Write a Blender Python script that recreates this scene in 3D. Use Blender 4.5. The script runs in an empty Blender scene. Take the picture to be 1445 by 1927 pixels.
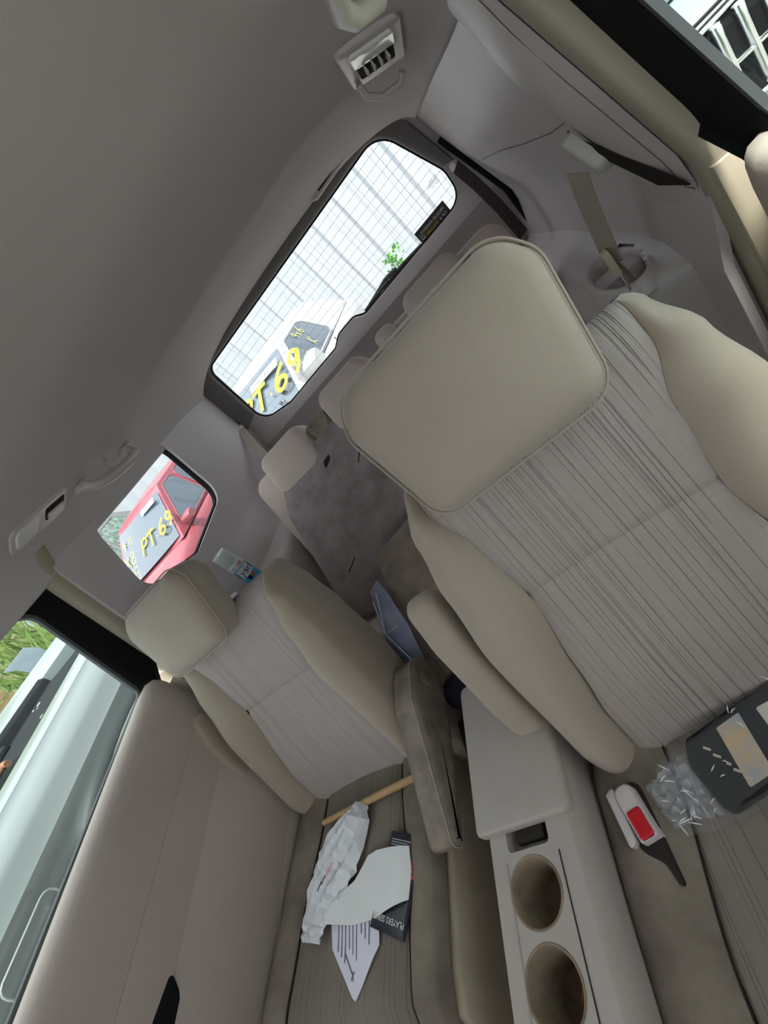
import bpy, bmesh, math, random
from mathutils import Vector, Matrix
import numpy as np

random.seed(7)
C = bpy.context.scene.collection
SC = bpy.context.scene
# All coordinates below are metres in the van's own axes, measured from the phone
# (x to the van's left side = right in the view, y towards the tailgate, z up).
# OX/OZ move them so that the van floor is z=0 and its centre line x=0.
OX, OZ = 0.54, 1.20
def W(p): return Vector((p[0] + OX, p[1], p[2] + OZ))

# ------------------------------------------------------------------ camera
F_PX, IMG_W, IMG_H = 856.4, 1445, 1927
YAW, PITCH, ROLL = math.radians(29.197), math.radians(22.607), math.radians(-52.555)
cy, sy = math.cos(YAW), math.sin(YAW)
fwd = Vector((-sy*math.cos(PITCH), cy*math.cos(PITCH), -math.sin(PITCH)))
r0 = Vector((cy, sy, 0)); u0 = r0.cross(fwd)
rgt = math.cos(ROLL)*r0 + math.sin(ROLL)*u0
upv = -math.sin(ROLL)*r0 + math.cos(ROLL)*u0
cam = bpy.data.cameras.new('camera'); camo = bpy.data.objects.new('camera', cam); C.objects.link(camo)
cam.sensor_fit = 'VERTICAL'; cam.sensor_height = 24.0
cam.lens = 24.0*F_PX/IMG_H
cam.clip_start = 0.01; cam.clip_end = 300
M = Matrix((rgt, upv, -fwd)).transposed().to_4x4(); M.translation = W((0, 0, 0))
camo.matrix_world = M
SC.camera = camo

# ------------------------------------------------------------------ light, exposure
SC.view_settings.view_transform = 'Standard'; SC.view_settings.look = 'None'
SC.view_settings.gamma = 1.0; SC.view_settings.use_curve_mapping = False
SC.view_settings.exposure = 1.8
world = bpy.data.worlds.new('overcast_sky'); SC.world = world; world.use_nodes = True
nt = world.node_tree; nt.nodes.clear()
wo = nt.nodes.new('ShaderNodeOutputWorld'); bg = nt.nodes.new('ShaderNodeBackground')
tc = nt.nodes.new('ShaderNodeTexCoord'); sp = nt.nodes.new('ShaderNodeSeparateXYZ')
rm = nt.nodes.new('ShaderNodeValToRGB')
rm.color_ramp.elements[0].position = 0.0; rm.color_ramp.elements[0].color = (0.80, 0.86, 0.92, 1)
rm.color_ramp.elements[1].position = 1.0; rm.color_ramp.elements[1].color = (0.95, 0.97, 1.0, 1)
nt.links.new(tc.outputs['Generated'], sp.inputs[0]); nt.links.new(sp.outputs[2], rm.inputs[0])
nt.links.new(rm.outputs[0], bg.inputs[0]); bg.inputs[1].default_value = 0.75
nt.links.new(bg.outputs[0], wo.inputs[0])
sun = bpy.data.lights.new('hazy_sun', 'SUN'); suno = bpy.data.objects.new('hazy_sun', sun); C.objects.link(suno)
sun.energy = 2.6; sun.angle = math.radians(14); sun.color = (1.0, 0.95, 0.86)
suno.rotation_euler = Vector((-0.17, 0.34, -0.92)).to_track_quat('-Z', 'Y').to_euler()

# ------------------------------------------------------------------ materials
def mat(name, col, rough=0.7, var=0.0, vscale=6.0, col2=None, bump=0.0, bscale=300.0, metal=0.0, spec=0.3,
        stripes=None, trans=0.0, alpha=1.0, emit=0.0, sheen=0.0, coat=0.0):
    m = bpy.data.materials.new(name); m.use_nodes = True
    n = m.node_tree.nodes; l = m.node_tree.links; b = n['Principled BSDF']
    b.inputs['Base Color'].default_value = (*col, 1); b.inputs['Roughness'].default_value = rough
    b.inputs['Metallic'].default_value = metal; b.inputs['Specular IOR Level'].default_value = spec
    b.inputs['Transmission Weight'].default_value = trans; b.inputs['Alpha'].default_value = alpha
    b.inputs['Sheen Weight'].default_value = sheen; b.inputs['Sheen Roughness'].default_value = 0.5
    b.inputs['Coat Weight'].default_value = coat
    t = n.new('ShaderNodeTexCoord'); src = t.outputs['Object']
    colsock = None
    if var > 0:
        nz = n.new('ShaderNodeTexNoise'); nz.inputs['Scale'].default_value = vscale; nz.inputs['Detail'].default_value = 5
        nz.inputs['Roughness'].default_value = 0.62
        l.new(src, nz.inputs['Vector'])
        rp = n.new('ShaderNodeValToRGB'); rp.color_ramp.elements[0].position = 0.36; rp.color_ramp.elements[1].position = 0.66
        c2 = col2 if col2 else tuple(c*0.55 for c in col)
        rp.color_ramp.elements[0].color = (*c2, 1); rp.color_ramp.elements[1].color = (*col, 1)
        l.new(nz.outputs[0], rp.inputs[0])
        mx = n.new('ShaderNodeMix'); mx.data_type = 'RGBA'; mx.inputs[0].default_value = var
        mx.inputs[6].default_value = (*col, 1); l.new(rp.outputs[0], mx.inputs[7]); colsock = mx.outputs[2]
    hs = None
    if bump > 0:
        nb = n.new('ShaderNodeTexNoise'); nb.inputs['Scale'].default_value = bscale; nb.inputs['Detail'].default_value = 3
        l.new(src, nb.inputs['Vector']); hs = nb.outputs[0]
        bp = n.new('ShaderNodeBump'); bp.inputs['Strength'].default_value = bump; bp.inputs['Distance'].default_value = 0.002
        l.new(hs, bp.inputs['Height']); l.new(bp.outputs[0], b.inputs['Normal'])
    if stripes:                                           # long irregular creases running along the v of the cloth
        amp, freq, dark, dist = stripes
        mp = n.new('ShaderNodeMapping'); mp.inputs['Scale'].default_value = (freq, freq*0.010, 1)
        l.new(t.outputs['UV'], mp.inputs[0])
        n1 = n.new('ShaderNodeTexNoise'); n1.inputs['Scale'].default_value = 1.0; n1.inputs['Detail'].default_value = 4
        n1.inputs['Roughness'].default_value = 0.7; n1.inputs['Distortion'].default_value = dist
        l.new(mp.outputs[0], n1.inputs['Vector'])
        mp2 = n.new('ShaderNodeMapping'); mp2.inputs['Scale'].default_value = (freq*0.42, freq*0.0022, 1)
        mp2.inputs['Location'].default_value = (3.3, 1.7, 0)
        l.new(t.outputs['UV'], mp2.inputs[0])
        n2 = n.new('ShaderNodeTexNoise'); n2.inputs['Scale'].default_value = 1.0; n2.inputs['Detail'].default_value = 1.5; n2.inputs['Distortion'].default_value = 0.25
        l.new(mp2.outputs[0], n2.inputs['Vector'])
        ad = n.new('ShaderNodeMath'); ad.operation = 'SUBTRACT'; ad.inputs[1].default_value = 0.5; l.new(n2.outputs[0], ad.inputs[0])
        ab = n.new('ShaderNodeMath'); ab.operation = 'ABSOLUTE'; l.new(ad.outputs[0], ab.inputs[0])
        cr = n.new('ShaderNodeMapRange'); cr.inputs[1].default_value = 0.0; cr.inputs[2].default_value = 0.016; l.new(ab.outputs[0], cr.inputs[0])
        hm = n.new('ShaderNodeMath'); hm.operation = 'MULTIPLY_ADD'; hm.inputs[1].default_value = 0.9
        l.new(n1.outputs[0], hm.inputs[0]); l.new(cr.outputs[0], hm.inputs[2])
        bp2 = n.new('ShaderNodeBump'); bp2.inputs['Strength'].default_value = amp; bp2.inputs['Distance'].default_value = 0.004
        l.new(hm.outputs[0], bp2.inputs['Height'])
        if bump > 0: l.new(bp.outputs[0], bp2.inputs['Normal'])
        l.new(bp2.outputs[0], b.inputs['Normal'])
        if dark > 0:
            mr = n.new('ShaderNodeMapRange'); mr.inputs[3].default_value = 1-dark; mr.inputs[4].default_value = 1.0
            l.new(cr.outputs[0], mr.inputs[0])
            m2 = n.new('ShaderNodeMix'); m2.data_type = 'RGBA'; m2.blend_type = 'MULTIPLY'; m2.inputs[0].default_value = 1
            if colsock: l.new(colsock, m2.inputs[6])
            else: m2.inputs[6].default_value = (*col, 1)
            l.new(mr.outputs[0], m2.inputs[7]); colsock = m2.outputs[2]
    if colsock: l.new(colsock, b.inputs['Base Color'])
    if emit > 0:
        b.inputs['Emission Color'].default_value = (*col, 1); b.inputs['Emission Strength'].default_value = emit
    return m

def glass_mat(name, tint=(0.96, 0.98, 0.98), refl=0.06):
    m = bpy.data.materials.new(name); m.use_nodes = True
    n = m.node_tree.nodes; l = m.node_tree.links; n.clear()
    o = n.new('ShaderNodeOutputMaterial'); mx = n.new('ShaderNodeMixShader')
    t = n.new('ShaderNodeBsdfTransparent'); t.inputs[0].default_value = (*tint, 1)
    g = n.new('ShaderNodeBsdfGlossy'); g.inputs['Roughness'].default_value = 0.02
    fr = n.new('ShaderNodeLayerWeight'); fr.inputs[0].default_value = 0.5
    pw = n.new('ShaderNodeMath'); pw.operation = 'POWER'; pw.inputs[1].default_value = 5.0; l.new(fr.outputs['Facing'], pw.inputs[0])
    ma = n.new('ShaderNodeMath'); ma.operation = 'MULTIPLY_ADD'; ma.inputs[1].default_value = 0.5; ma.inputs[2].default_value = refl*.6
    l.new(pw.outputs[0], ma.inputs[0])
    l.new(ma.outputs[0], mx.inputs[0]); l.new(t.outputs[0], mx.inputs[1]); l.new(g.outputs[0], mx.inputs[2])
    l.new(mx.outputs[0], o.inputs[0])
    return m

M_VEL = mat('beige_velour', (0.40, 0.335, 0.265), 0.95, 0.35, 5, (0.32, 0.265, 0.205), 0.28, 420, spec=0.1, sheen=0.35)
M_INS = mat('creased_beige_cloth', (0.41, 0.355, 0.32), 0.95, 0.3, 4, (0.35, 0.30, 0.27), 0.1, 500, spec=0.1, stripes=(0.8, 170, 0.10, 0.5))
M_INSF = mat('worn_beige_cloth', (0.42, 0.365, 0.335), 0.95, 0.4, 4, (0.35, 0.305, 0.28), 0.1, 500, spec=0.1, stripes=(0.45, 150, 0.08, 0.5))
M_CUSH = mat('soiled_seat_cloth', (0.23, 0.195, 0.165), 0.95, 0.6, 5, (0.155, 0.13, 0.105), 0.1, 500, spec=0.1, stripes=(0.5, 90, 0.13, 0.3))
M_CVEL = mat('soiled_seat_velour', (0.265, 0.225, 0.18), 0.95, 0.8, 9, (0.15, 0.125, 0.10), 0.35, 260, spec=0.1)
M_TRIM = mat('greige_plastic', (0.60, 0.54, 0.535), 0.38, 0.1, 3, None, 0.06, 700, spec=0.6)
M_DOOR = mat('door_vinyl', (0.50, 0.42, 0.37), 0.6, 0.2, 2, None, 0.25, 500, spec=0.3)
M_STRIP = mat('beige_weatherstrip', (0.42, 0.38, 0.29), 0.8, 0.1, 8)
M_HEAD = mat('headliner_cloth', (0.60, 0.565, 0.57), 0.98, 0.25, 3, (0.54, 0.505, 0.505), 0.2, 400, spec=0.05)
M_DARKTRIM = mat('dark_grey_garnish', (0.16, 0.15, 0.145), 0.6, 0.1, 4, None, 0.1, 600)
M_BLACK = mat('black_rubber', (0.008, 0.008, 0.009), 0.75, 0.2, 20, spec=0.15)
M_DKGREY = mat('grey_rubber', (0.10, 0.105, 0.11), 0.6)
M_CARPET = mat('grey_carpet', (0.36, 0.32, 0.315), 1.0, 0.8, 11, (0.21, 0.18, 0.175), 0.6, 350, spec=0.02)
M_CARPETB = mat('brown_carpet', (0.33, 0.275, 0.225), 1.0, 0.8, 13, (0.18, 0.145, 0.115), 0.6, 350, spec=0.02)
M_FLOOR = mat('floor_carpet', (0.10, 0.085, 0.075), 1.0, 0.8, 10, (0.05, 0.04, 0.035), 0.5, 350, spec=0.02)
M_CONS = mat('console_plastic', (0.43, 0.385, 0.35), 0.45, 0.3, 7, (0.34, 0.30, 0.26), 0.12, 700, spec=0.35)
M_CUP = mat('stained_cup_plastic', (0.30, 0.235, 0.165), 0.5, 0.8, 14, (0.11, 0.08, 0.055), 0.1, 300, spec=0.3)
M_ARM = mat('grimy_armrest_vinyl', (0.30, 0.25, 0.20), 0.7, 0.85, 14, (0.14, 0.115, 0.095), 0.2, 400, spec=0.25)
M_SKIRT = mat('seat_side_plastic', (0.36, 0.31, 0.235), 0.6, 0.5, 7, (0.27, 0.22, 0.16), 0.1, 600)
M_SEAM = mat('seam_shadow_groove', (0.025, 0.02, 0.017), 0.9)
M_SEAM2 = mat('soft_grey_groove', (0.17, 0.15, 0.145), 0.9)
M_THREAD = mat('beige_thread', (0.42, 0.36, 0.25), 0.9)
M_RED = mat('red_button_plastic', (0.55, 0.012, 0.025), 0.3, spec=0.5)
M_BELT = mat('beige_webbing', (0.40, 0.335, 0.285), 0.85, 0.2, 40, None, 0.3, 900)
M_LTPL = mat('light_plastic', (0.58, 0.55, 0.50), 0.4, spec=0.4)
M_CREAM = mat('cream_plastic', (0.60, 0.54, 0.40), 0.5)
M_CHROME = mat('chrome', (0.75, 0.75, 0.75), 0.15, metal=1.0)
M_STEEL = mat('dull_steel', (0.45, 0.45, 0.45), 0.35, metal=1.0)
M_GLASS = glass_mat('window_glass')
M_GLASS2 = glass_mat('green_tinted_glass', (0.86, 0.93, 0.92))
M_LENS = mat('lamp_lens', (0.75, 0.75, 0.75), 0.3, spec=0.5, bump=0.4, bscale=200)
M_WHITEP = mat('white_paper', (0.82, 0.83, 0.83), 0.8, 0.1, 20)
M_WOOD = mat('bare_wood', (0.50, 0.33, 0.17), 0.7, 0.5, 30, (0.40, 0.25, 0.12))
M_PAINTY = mat('yellow_paint_pen', (0.50, 0.40, 0.04), 0.6)

# ------------------------------------------------------------------ helpers
ROOTS = {}
def setp(o, label=None, cat=None, group=None, kind=None):
    if label: o['label'] = label
    if cat: o['category'] = cat
    if group: o['group'] = group
    if kind: o['kind'] = kind
    return o
def thing(name, loc, label=None, cat=None, group=None, kind=None):
    o = bpy.data.objects.new(name, None); C.objects.link(o); o.location = W(loc)
    o.empty_display_size = 0.05
    return setp(o, label, cat, group, kind)
def origin_of(o):
    v = Vector((0, 0, 0))
    while o is not None:
        v = v + o.location; o = o.parent
    return v
def mesh_obj(name, verts, faces, m, parent=None, uvs=None, smooth=35, world=False, at=None):
    """verts in phone-relative metres -> one object; its origin sits at its parent's origin (or at `at`)."""
    base = origin_of(parent) if parent else Vector((0, 0, 0))
    loc = W(at) - base if at is not None else (Vector((0, 0, 0)) if parent else None)
    pts = [W(v) for v in verts]
    if loc is None:
        c = sum(pts, Vector((0, 0, 0)))/max(1, len(pts)); loc = c
    org = base + loc
    me = bpy.data.meshes.new(name)
    me.from_pydata([p - org for p in pts], [], faces); me.validate()
    if uvs is not None and len(me.loops):
        ul = me.uv_layers.new(name='UVMap')
        for lp in me.loops: ul.data[lp.index].uv = uvs[lp.vertex_index]
    o = bpy.data.objects.new(name, me); C.objects.link(o); o.location = loc
    if parent: o.parent = parent
    for mm in (m if isinstance(m, (list, tuple)) else [m]): me.materials.append(mm)
    fixn(me)
    if smooth:
        for p in me.polygons: p.use_smooth = True
        me.set_sharp_from_angle(angle=math.radians(smooth))
    return o
def fixn(me):
    bm = bmesh.new(); bm.from_mesh(me)
    bmesh.ops.remove_doubles(bm, verts=bm.verts, dist=1e-6)
    bmesh.ops.recalc_face_normals(bm, faces=bm.faces); bm.to_mesh(me); bm.free()
def apply_mods(o):
    dg = bpy.context.evaluated_depsgraph_get(); dg.update()
    me = bpy.data.meshes.new_from_object(o.evaluated_get(dg), depsgraph=dg)
    old = o.data; o.modifiers.clear(); o.data = me; me.name = o.name
    return o
def refine(o, sub=0, thick=0.0, offset=-1.0, bevel=0.0, seg=2, angle=35):
    if thick:
        s = o.modifiers.new('s', 'SOLIDIFY'); s.thickness = thick; s.offset = offset
    if bevel:
        b = o.modifiers.new('b', 'BEVEL'); b.width = bevel; b.segments = seg; b.limit_method = 'ANGLE'
    if sub:
        s = o.modifiers.new('u', 'SUBSURF'); s.levels = sub; s.render_levels = sub
    apply_mods(o)
    for p in o.data.polygons: p.use_smooth = True
    o.data.set_sharp_from_angle(angle=math.radians(angle))
    return o
def cut(o, verts, faces):
    c = mesh_obj('cutter', verts, faces, M_BLACK, smooth=0)
    bpy.context.view_layer.update()
    b = o.modifiers.new('x', 'BOOLEAN'); b.operation = 'DIFFERENCE'; b.object = c; b.solver = 'EXACT'
    apply_mods(o)
    me = c.data; bpy.data.objects.remove(c); bpy.data.meshes.remove(me)
    for p in o.data.polygons: p.use_smooth = True
    o.data.set_sharp_from_angle(angle=math.radians(35))
def grid(name, rows, m, parent=None, cu=False, cv=False, uvs=None, sub=0, thick=0, offset=-1.0, smooth=40, caps=False, at=None):
    n, k = len(rows), len(rows[0]); vs = [p for r in rows for p in r]; fs = []
    for i in range(n if cv else n-1):
        for j in range(k if cu else k-1):
            a, b = i, (i+1) % n; c, d = j, (j+1) % k
            fs.append((a*k+c, a*k+d, b*k+d, b*k+c))
    if caps: fs += [tuple(range(k)), tuple((n-1)*k+j for j in range(k))]
    uv = [u for r in uvs for u in r] if uvs else None
    o = mesh_obj(name, vs, fs, m, parent, uv, smooth, at=at)
    if sub or thick: refine(o, sub, thick, offset, angle=smooth)
    return o
def prism_data(outline, d):
    n = len(outline); d = Vector(d)
    vs = [Vector(p) for p in outline] + [Vector(p)+d for p in outline]
    fs = [tuple(range(n)), tuple(range(2*n-1, n-1, -1))] + [(i, (i+1) % n, n+(i+1) % n, n+i) for i in range(n)]
    return vs, fs
def prism(name, outline, d, m, parent=None, bevel=0.0, seg=2, smooth=35, at=None):
    vs, fs = prism_data(outline, d); o = mesh_obj(name, vs, fs, m, parent, smooth=smooth, at=at)
    if bevel: refine(o, bevel=bevel, seg=seg)
    return o
def box(name, c, s, m, parent=None, bevel=0.003, seg=2, rot=None, at=None):
    vs = []
    R = rot if rot else Matrix.Identity(3)
    for x in (-.5, .5):
        for y in (-.5, .5):
            for z in (-.5, .5): vs.append(Vector(c) + R @ Vector((x*s[0], y*s[1], z*s[2])))
    fs = [(0, 1, 3, 2), (4, 6, 7, 5), (0, 4, 5, 1), (2, 3, 7, 6), (0, 2, 6, 4), (1, 5, 7, 3)]
    o = mesh_obj(name, vs, fs, m, parent, at=at)
    if bevel: refine(o, bevel=bevel, seg=seg)
    return o
def tube(name, pts, r, m, parent=None, n=8, flat=None, closed=False, at=None):
    """sweep; r number or list; flat=(normal, half_width, half_thick) makes a strap"""
    pts = [Vector(p) for p in pts]; rows = []
    N = len(pts); prev = None
    for i, p in enumerate(pts):
        a = pts[(i-1) % N] if (closed or i > 0) else p; b = pts[(i+1) % N] if (closed or i < N-1) else p
        t = (b-a).normalized()
        if flat:
            nn = (Vector(flat[0]) - t*t.dot(Vector(flat[0]))).normalized(); s = t.cross(nn)
            hw, ht = flat[1], flat[2]
            rows.append([p+s*hw*x+nn*ht*y for x, y in ((-1, -1), (1, -1), (1, 1), (-1, 1))])
        else:
            if prev is None:
                q = Vector((0, 0, 1)) if abs(t.z) < .9 else Vector((1, 0, 0)); nn = (q - t*t.dot(q)).normalized()
            else: nn = (prev - t*t.dot(prev)).normalized()
            prev = nn; s = t.cross(nn); rr = r[i] if isinstance(r, (list, tuple)) else r
            rows.append([p+(nn*math.cos(2*math.pi*k/n)+s*math.sin(2*math.pi*k/n))*rr for k in range(n)])
    return grid(name, rows, m, parent, cu=True, cv=closed, caps=not closed, smooth=50, at=at)
def lathe(name, c, prof, m, parent=None, n=32, axis=(0, 0, 1), caps=True, at=None):
    a = Vector(axis).normalized(); q = Vector((1, 0, 0)) if abs(a.x) < .9 else Vector((0, 1, 0))
    e1 = (q - a*a.dot(q)).normalized(); e2 = a.cross(e1)
    rows = [[Vector(c)+a*h+(e1*math.cos(2*math.pi*k/n)+e2*math.sin(2*math.pi*k/n))*r for k in range(n)] for r, h in prof]
    return grid(name, rows, m, parent, cu=True, caps=caps, smooth=35, at=at)
def rpoly(c, rad, n=6):
    """rounded 2-D polygon; rad one number or one per corner"""
    out = []; N = len(c)
    for i in range(N):
        p = Vector(c[i]); a = Vector(c[i-1]); b = Vector(c[(i+1) % N])
        r = rad[i] if isinstance(rad, (list, tuple)) else rad
        if r <= 0: out.append((p.x, p.y)); continue
        da, db = (a-p), (b-p); la, lb = da.length, db.length; da /= la; db /= lb
        ang = da.angle(db); L = min(r/math.tan(ang/2), la*.49, lb*.49); r = L*math.tan(ang/2)
        bis = (da+db).normalized(); o = p + bis*(r/math.sin(ang/2))
        s = p+da*L-o; e = p+db*L-o
        a0 = math.atan2(s.y, s.x); a1 = math.atan2(e.y, e.x); d = a1-a0
        while d > math.pi: d -= 2*math.pi
        while d < -math.pi: d += 2*math.pi
        for k in range(n+1): out.append((o.x+r*math.cos(a0+d*k/n), o.y+r*math.sin(a0+d*k/n)))
    return out
def inset2(poly, d):
    N = len(poly); out = []
    A = sum(poly[i][0]*poly[(i+1) % N][1]-poly[(i+1) % N][0]*poly[i][1] for i in range(N)); sg = 1 if A > 0 else -1
    for i in range(N):
        a, p, b = Vector(poly[i-1]), Vector(poly[i]), Vector(poly[(i+1) % N])
        t = (b-a).normalized(); nrm = Vector((-t.y, t.x))*sg
        out.append((p.x+nrm.x*d, p.y+nrm.y*d))
    return out
def pillow(name, poly, layers, fr, m, parent=None, smooth=50, crown=None, at=None):
    """poly in (u,v); layers [(w, inset)]; fr(u,v,w)->point. Capped front and back by inset rings (crown adds w at centre)."""
    rows = []; N = len(poly)
    def ring(w, ins): return [fr(u, v, w) for u, v in inset2(poly, ins)]
    cu = sum(p[0] for p in poly)/N; cv = sum(p[1] for p in poly)/N
    last = inset2(poly, layers[-1][1]); wl = layers[-1][0]
    for w, ins in layers: rows.append(ring(w, ins))
    vs = [p for r in rows for p in r]; fs = []
    for i in range(len(rows)-1):
        for j in range(N): fs.append((i*N+j, i*N+(j+1) % N, (i+1)*N+(j+1) % N, (i+1)*N+j))
    fs.append(tuple(range(N)))
    off = (len(rows)-1)*N
    cr = crown or 0.0
    for s in (0.75, 0.5, 0.25):
        st = len(vs); h = cr*(1-s*s)
        vs += [fr(cu+(u-cu)*s, cv+(v-cv)*s, wl+h) for u, v in last]
        for j in range(N): fs.append((off+j, off+(j+1) % N, st+(j+1) % N, st+j))
        off = st
    vs.append(fr(cu, cv, wl+cr)); k = len(vs)-1
    for j in range(N): fs.append((off+j, off+(j+1) % N, k))
    return mesh_obj(name, vs, fs, m, parent, smooth=smooth, at=at)
def interp(x, tab):
    for (a, b), (c, d) in zip(tab, tab[1:]):
        if x <= c:
            t = 0 if c == a else max(0, (x-a)/(c-a)); t = t*t*(3-2*t); return b+(d-b)*t
    return tab[-1][1]
def lerp(x, tab):
    for (a, b), (c, d) in zip(tab, tab[1:]):
        if x <= c: return b+(d-b)*max(0, (x-a)/(c-a))
    return tab[-1][1]
def text_part(name, s, o, u, v, h, m, parent, lift=0.0004, align='LEFT', bold=0.0):
    cu = bpy.data.curves.new('t', 'FONT'); cu.body = s; cu.size = 1.0; cu.align_x = align; cu.offset = bold
    to = bpy.data.objects.new('t', cu); C.objects.link(to)
    dg = bpy.context.evaluated_depsgraph_get(); dg.update()
    me = bpy.data.meshes.new_from_object(to.evaluated_get(dg)); bpy.data.objects.remove(to)
    u = Vector(u).normalized(); v = Vector(v).normalized(); nn = u.cross(v); o = Vector(o)
    vs = [o+u*(p.co.x*h)+v*(p.co.y*h)+nn*lift for p in me.vertices]; fs = [tuple(p.vertices) for p in me.polygons]
    bpy.data.meshes.remove(me)
    return mesh_obj(name, vs, fs, m, parent, smooth=0)
GLY = {'P': [[(0, 0), (.12, .5), (.2, 1)], [(.2, .95), (.55, 1), (.7, .8), (.5, .55), (.12, .5)]],
       'T': [[(.35, 0), (.4, .95)], [(0, .95), (.4, 1), (.8, .98)]], '.': [[(.1, .25), (.16, .28)]],
       ':': [[(.1, .2), (.16, .24)], [(.1, .6), (.16, .64)]], '-': [[(0, .5), (.2, .5)]],
       '6': [[(.6, 1), (.25, .75), (.05, .3), (.25, 0), (.55, .1), (.6, .35), (.35, .5), (.1, .3)]],
       '9': [[(.55, .8), (.3, 1), (.08, .75), (.25, .5), (.5, .6), (.58, .85), (.5, .3), (.3, 0)]],
       '1': [[(.15, 0), (.2, 1)]], '8': [[(.5, .85), (.3, 1), (.1, .8), (.3, .52), (.55, .25), (.3, 0), (.05, .2), (.3, .5), (.5, .85)]],
       'X': [[(0, 0), (.6, 1)], [(.05, 1), (.6, 0)]], 'x': [[(0, 0), (.5, .6)], [(.05, .6), (.5, 0)]],
       'R': [[(0, 0), (.1, 1), (.5, .95), (.55, .65), (.1, .5), (.6, 0)]], 'u': [[(0, .6), (.05, .1), (.3, 0), (.45, .6), (.5, 0)]],
       'n': [[(0, 0), (.05, .6), (.3, .55), (.4, 0)]], 'K': [[(0, 0), (.1, 1)], [(.6, 1), (.1, .45), (.6, 0)]],
       '$': [[(.55, .85), (.2, .9), (.15, .6), (.5, .45), (.5, .15), (.05, .1)], [(.3, -.1), (.36, 1.1)]],
       'C': [[(.6, .9), (.3, 1), (.05, .6), (.1, .1), (.5, 0)]], ' ': [],
       'M': [[(0, 0), (.1, 1), (.3, .3), (.5, 1), (.65, 0)]], 'c': [[(.4, .5), (.1, .55), (.05, .1), (.4, 0)]],
       '5': [[(.55, 1), (.15, 1), (.1, .6), (.4, .6), (.55, .3), (.3, 0), (.05, .1)]]}
def handwriting(name, s, o, u, v, h, w, m, parent, lift=0.004, adv=0.85):
    u = Vector(u); v = Vector(v); nn = u.cross(v).normalized(); o = Vector(o); vs = []; fs = []; x = 0.0
    for ch in s:
        for st in GLY.get(ch, []):
            P = [Vector((a+x, b)) for a, b in st]; Q = []
            for i in range(len(P)-1):
                for k in range(5):
                    t = k/5; p0 = P[max(0, i-1)]; p1 = P[i]; p2 = P[i+1]; p3 = P[min(len(P)-1, i+2)]
                    Q.append(.5*((2*p1)+(p2-p0)*t+(2*p0-5*p1+4*p2-p3)*t*t+(3*p1-p0-3*p2+p3)*t**3))
            Q.append(P[-1]); b0 = len(vs)
            for i, q in enumerate(Q):
                a = Q[max(0, i-1)]; b = Q[min(len(Q)-1, i+1)]; t = (b-a).normalized(); s2 = Vector((-t.y, t.x))*w/h
                for e in (-1, 1):
                    z = q+s2*e; vs.append(o+u*(z.x*h)+v*(z.y*h)+nn*lift)
            for i in range(len(Q)-1): fs.append((b0+2*i, b0+2*i+1, b0+2*i+3, b0+2*i+2))
        x += adv if ch not in '.:-1' else adv*.5
    return mesh_obj(name, vs, fs, m, parent, smooth=0)

# ================================================================== THE VAN'S SHELL
XC = -0.54
def hw(y, z):
    """inner half width of the side walls: tumblehome above the belt, narrowing to the tailgate"""
    h = 0.76+(0.10-z)*0.25 if z > -0.32 else 0.865-0.02*min(1, (-0.32-z)/0.5)
    return h - interp(y, [(1.1, 0), (1.6, .03), (2.1, .075)])
def side(s, y, z, d=0.0): return (XC+s*(hw(y, z)+d), y, z)

# ceiling: crowned across, stepped towards the tailgate
CEIL_PROF = [(-0.9, .17), (-0.5, .235), (0.0, .25), (0.45, .252), (0.62, .249), (0.72, .238), (0.9, .240), (1.05, .233), (1.18, .221), (1.28, .216), (1.38, .225), (1.48, .242), (1.56, .249), (1.64, .247), (1.76, .234), (1.88, .214), (1.96, .196), (2.0, .182), (2.12, .18)]
def ceil_z(y):
    return lerp(y, CEIL_PROF)
def ceil_pt(y, a):
    """a in -1..1 across"""
    w = hw(y, .10)-.005
    x = a*w; e = max(0, abs(a)-.5)/.5
    drop = 0.02*(a*a) + (ceil_z(y)-0.085)*0.93*(1-math.sqrt(max(0, 1-(e**1.8))))
    return (XC+x, y, ceil_z(y)-drop)
ys = [-.9, -.7, -.5, -.25, 0, .2, .45, .55, .62, .67, .72, .8, .9, 1.0, 1.15, 1.23, 1.30, 1.36, 1.42, 1.48, 1.54, 1.6, 1.64, 1.7, 1.76, 1.83, 1.88, 1.92, 1.96, 1.985, 2.0]
as_ = [-1, -.99, -.97, -.94, -.9, -.85, -.8, -.74, -.68, -.62, -.55, -.5, -.3, -.1, .1, .3, .5, .55, .62, .68, .74, .8, .85, .9, .94, .97, .99, 1]
o = grid('ceiling', [[ceil_pt(y, a) for a in as_] for y in ys], M_HEAD, thick=0.03, offset=1.0, sub=1, smooth=60)
setp(o, 'grey beige cloth headliner sloping down to the tailgate', kind='structure')
# outer roof skin, keeps the headliner in shade
o = grid('trim_1', [[(XC+a*.80, y, ceil_z(y)+.085-.03*a*a) for a in (-1, -.6, -.2, .2, .6, 1)] for y in (-.9, -.5, 0, .6, 1.2, 1.7, 2.01)], M_DARKTRIM, thick=0.02)
setp(o, 'outer roof panel above the headliner', kind='structure')

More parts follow.
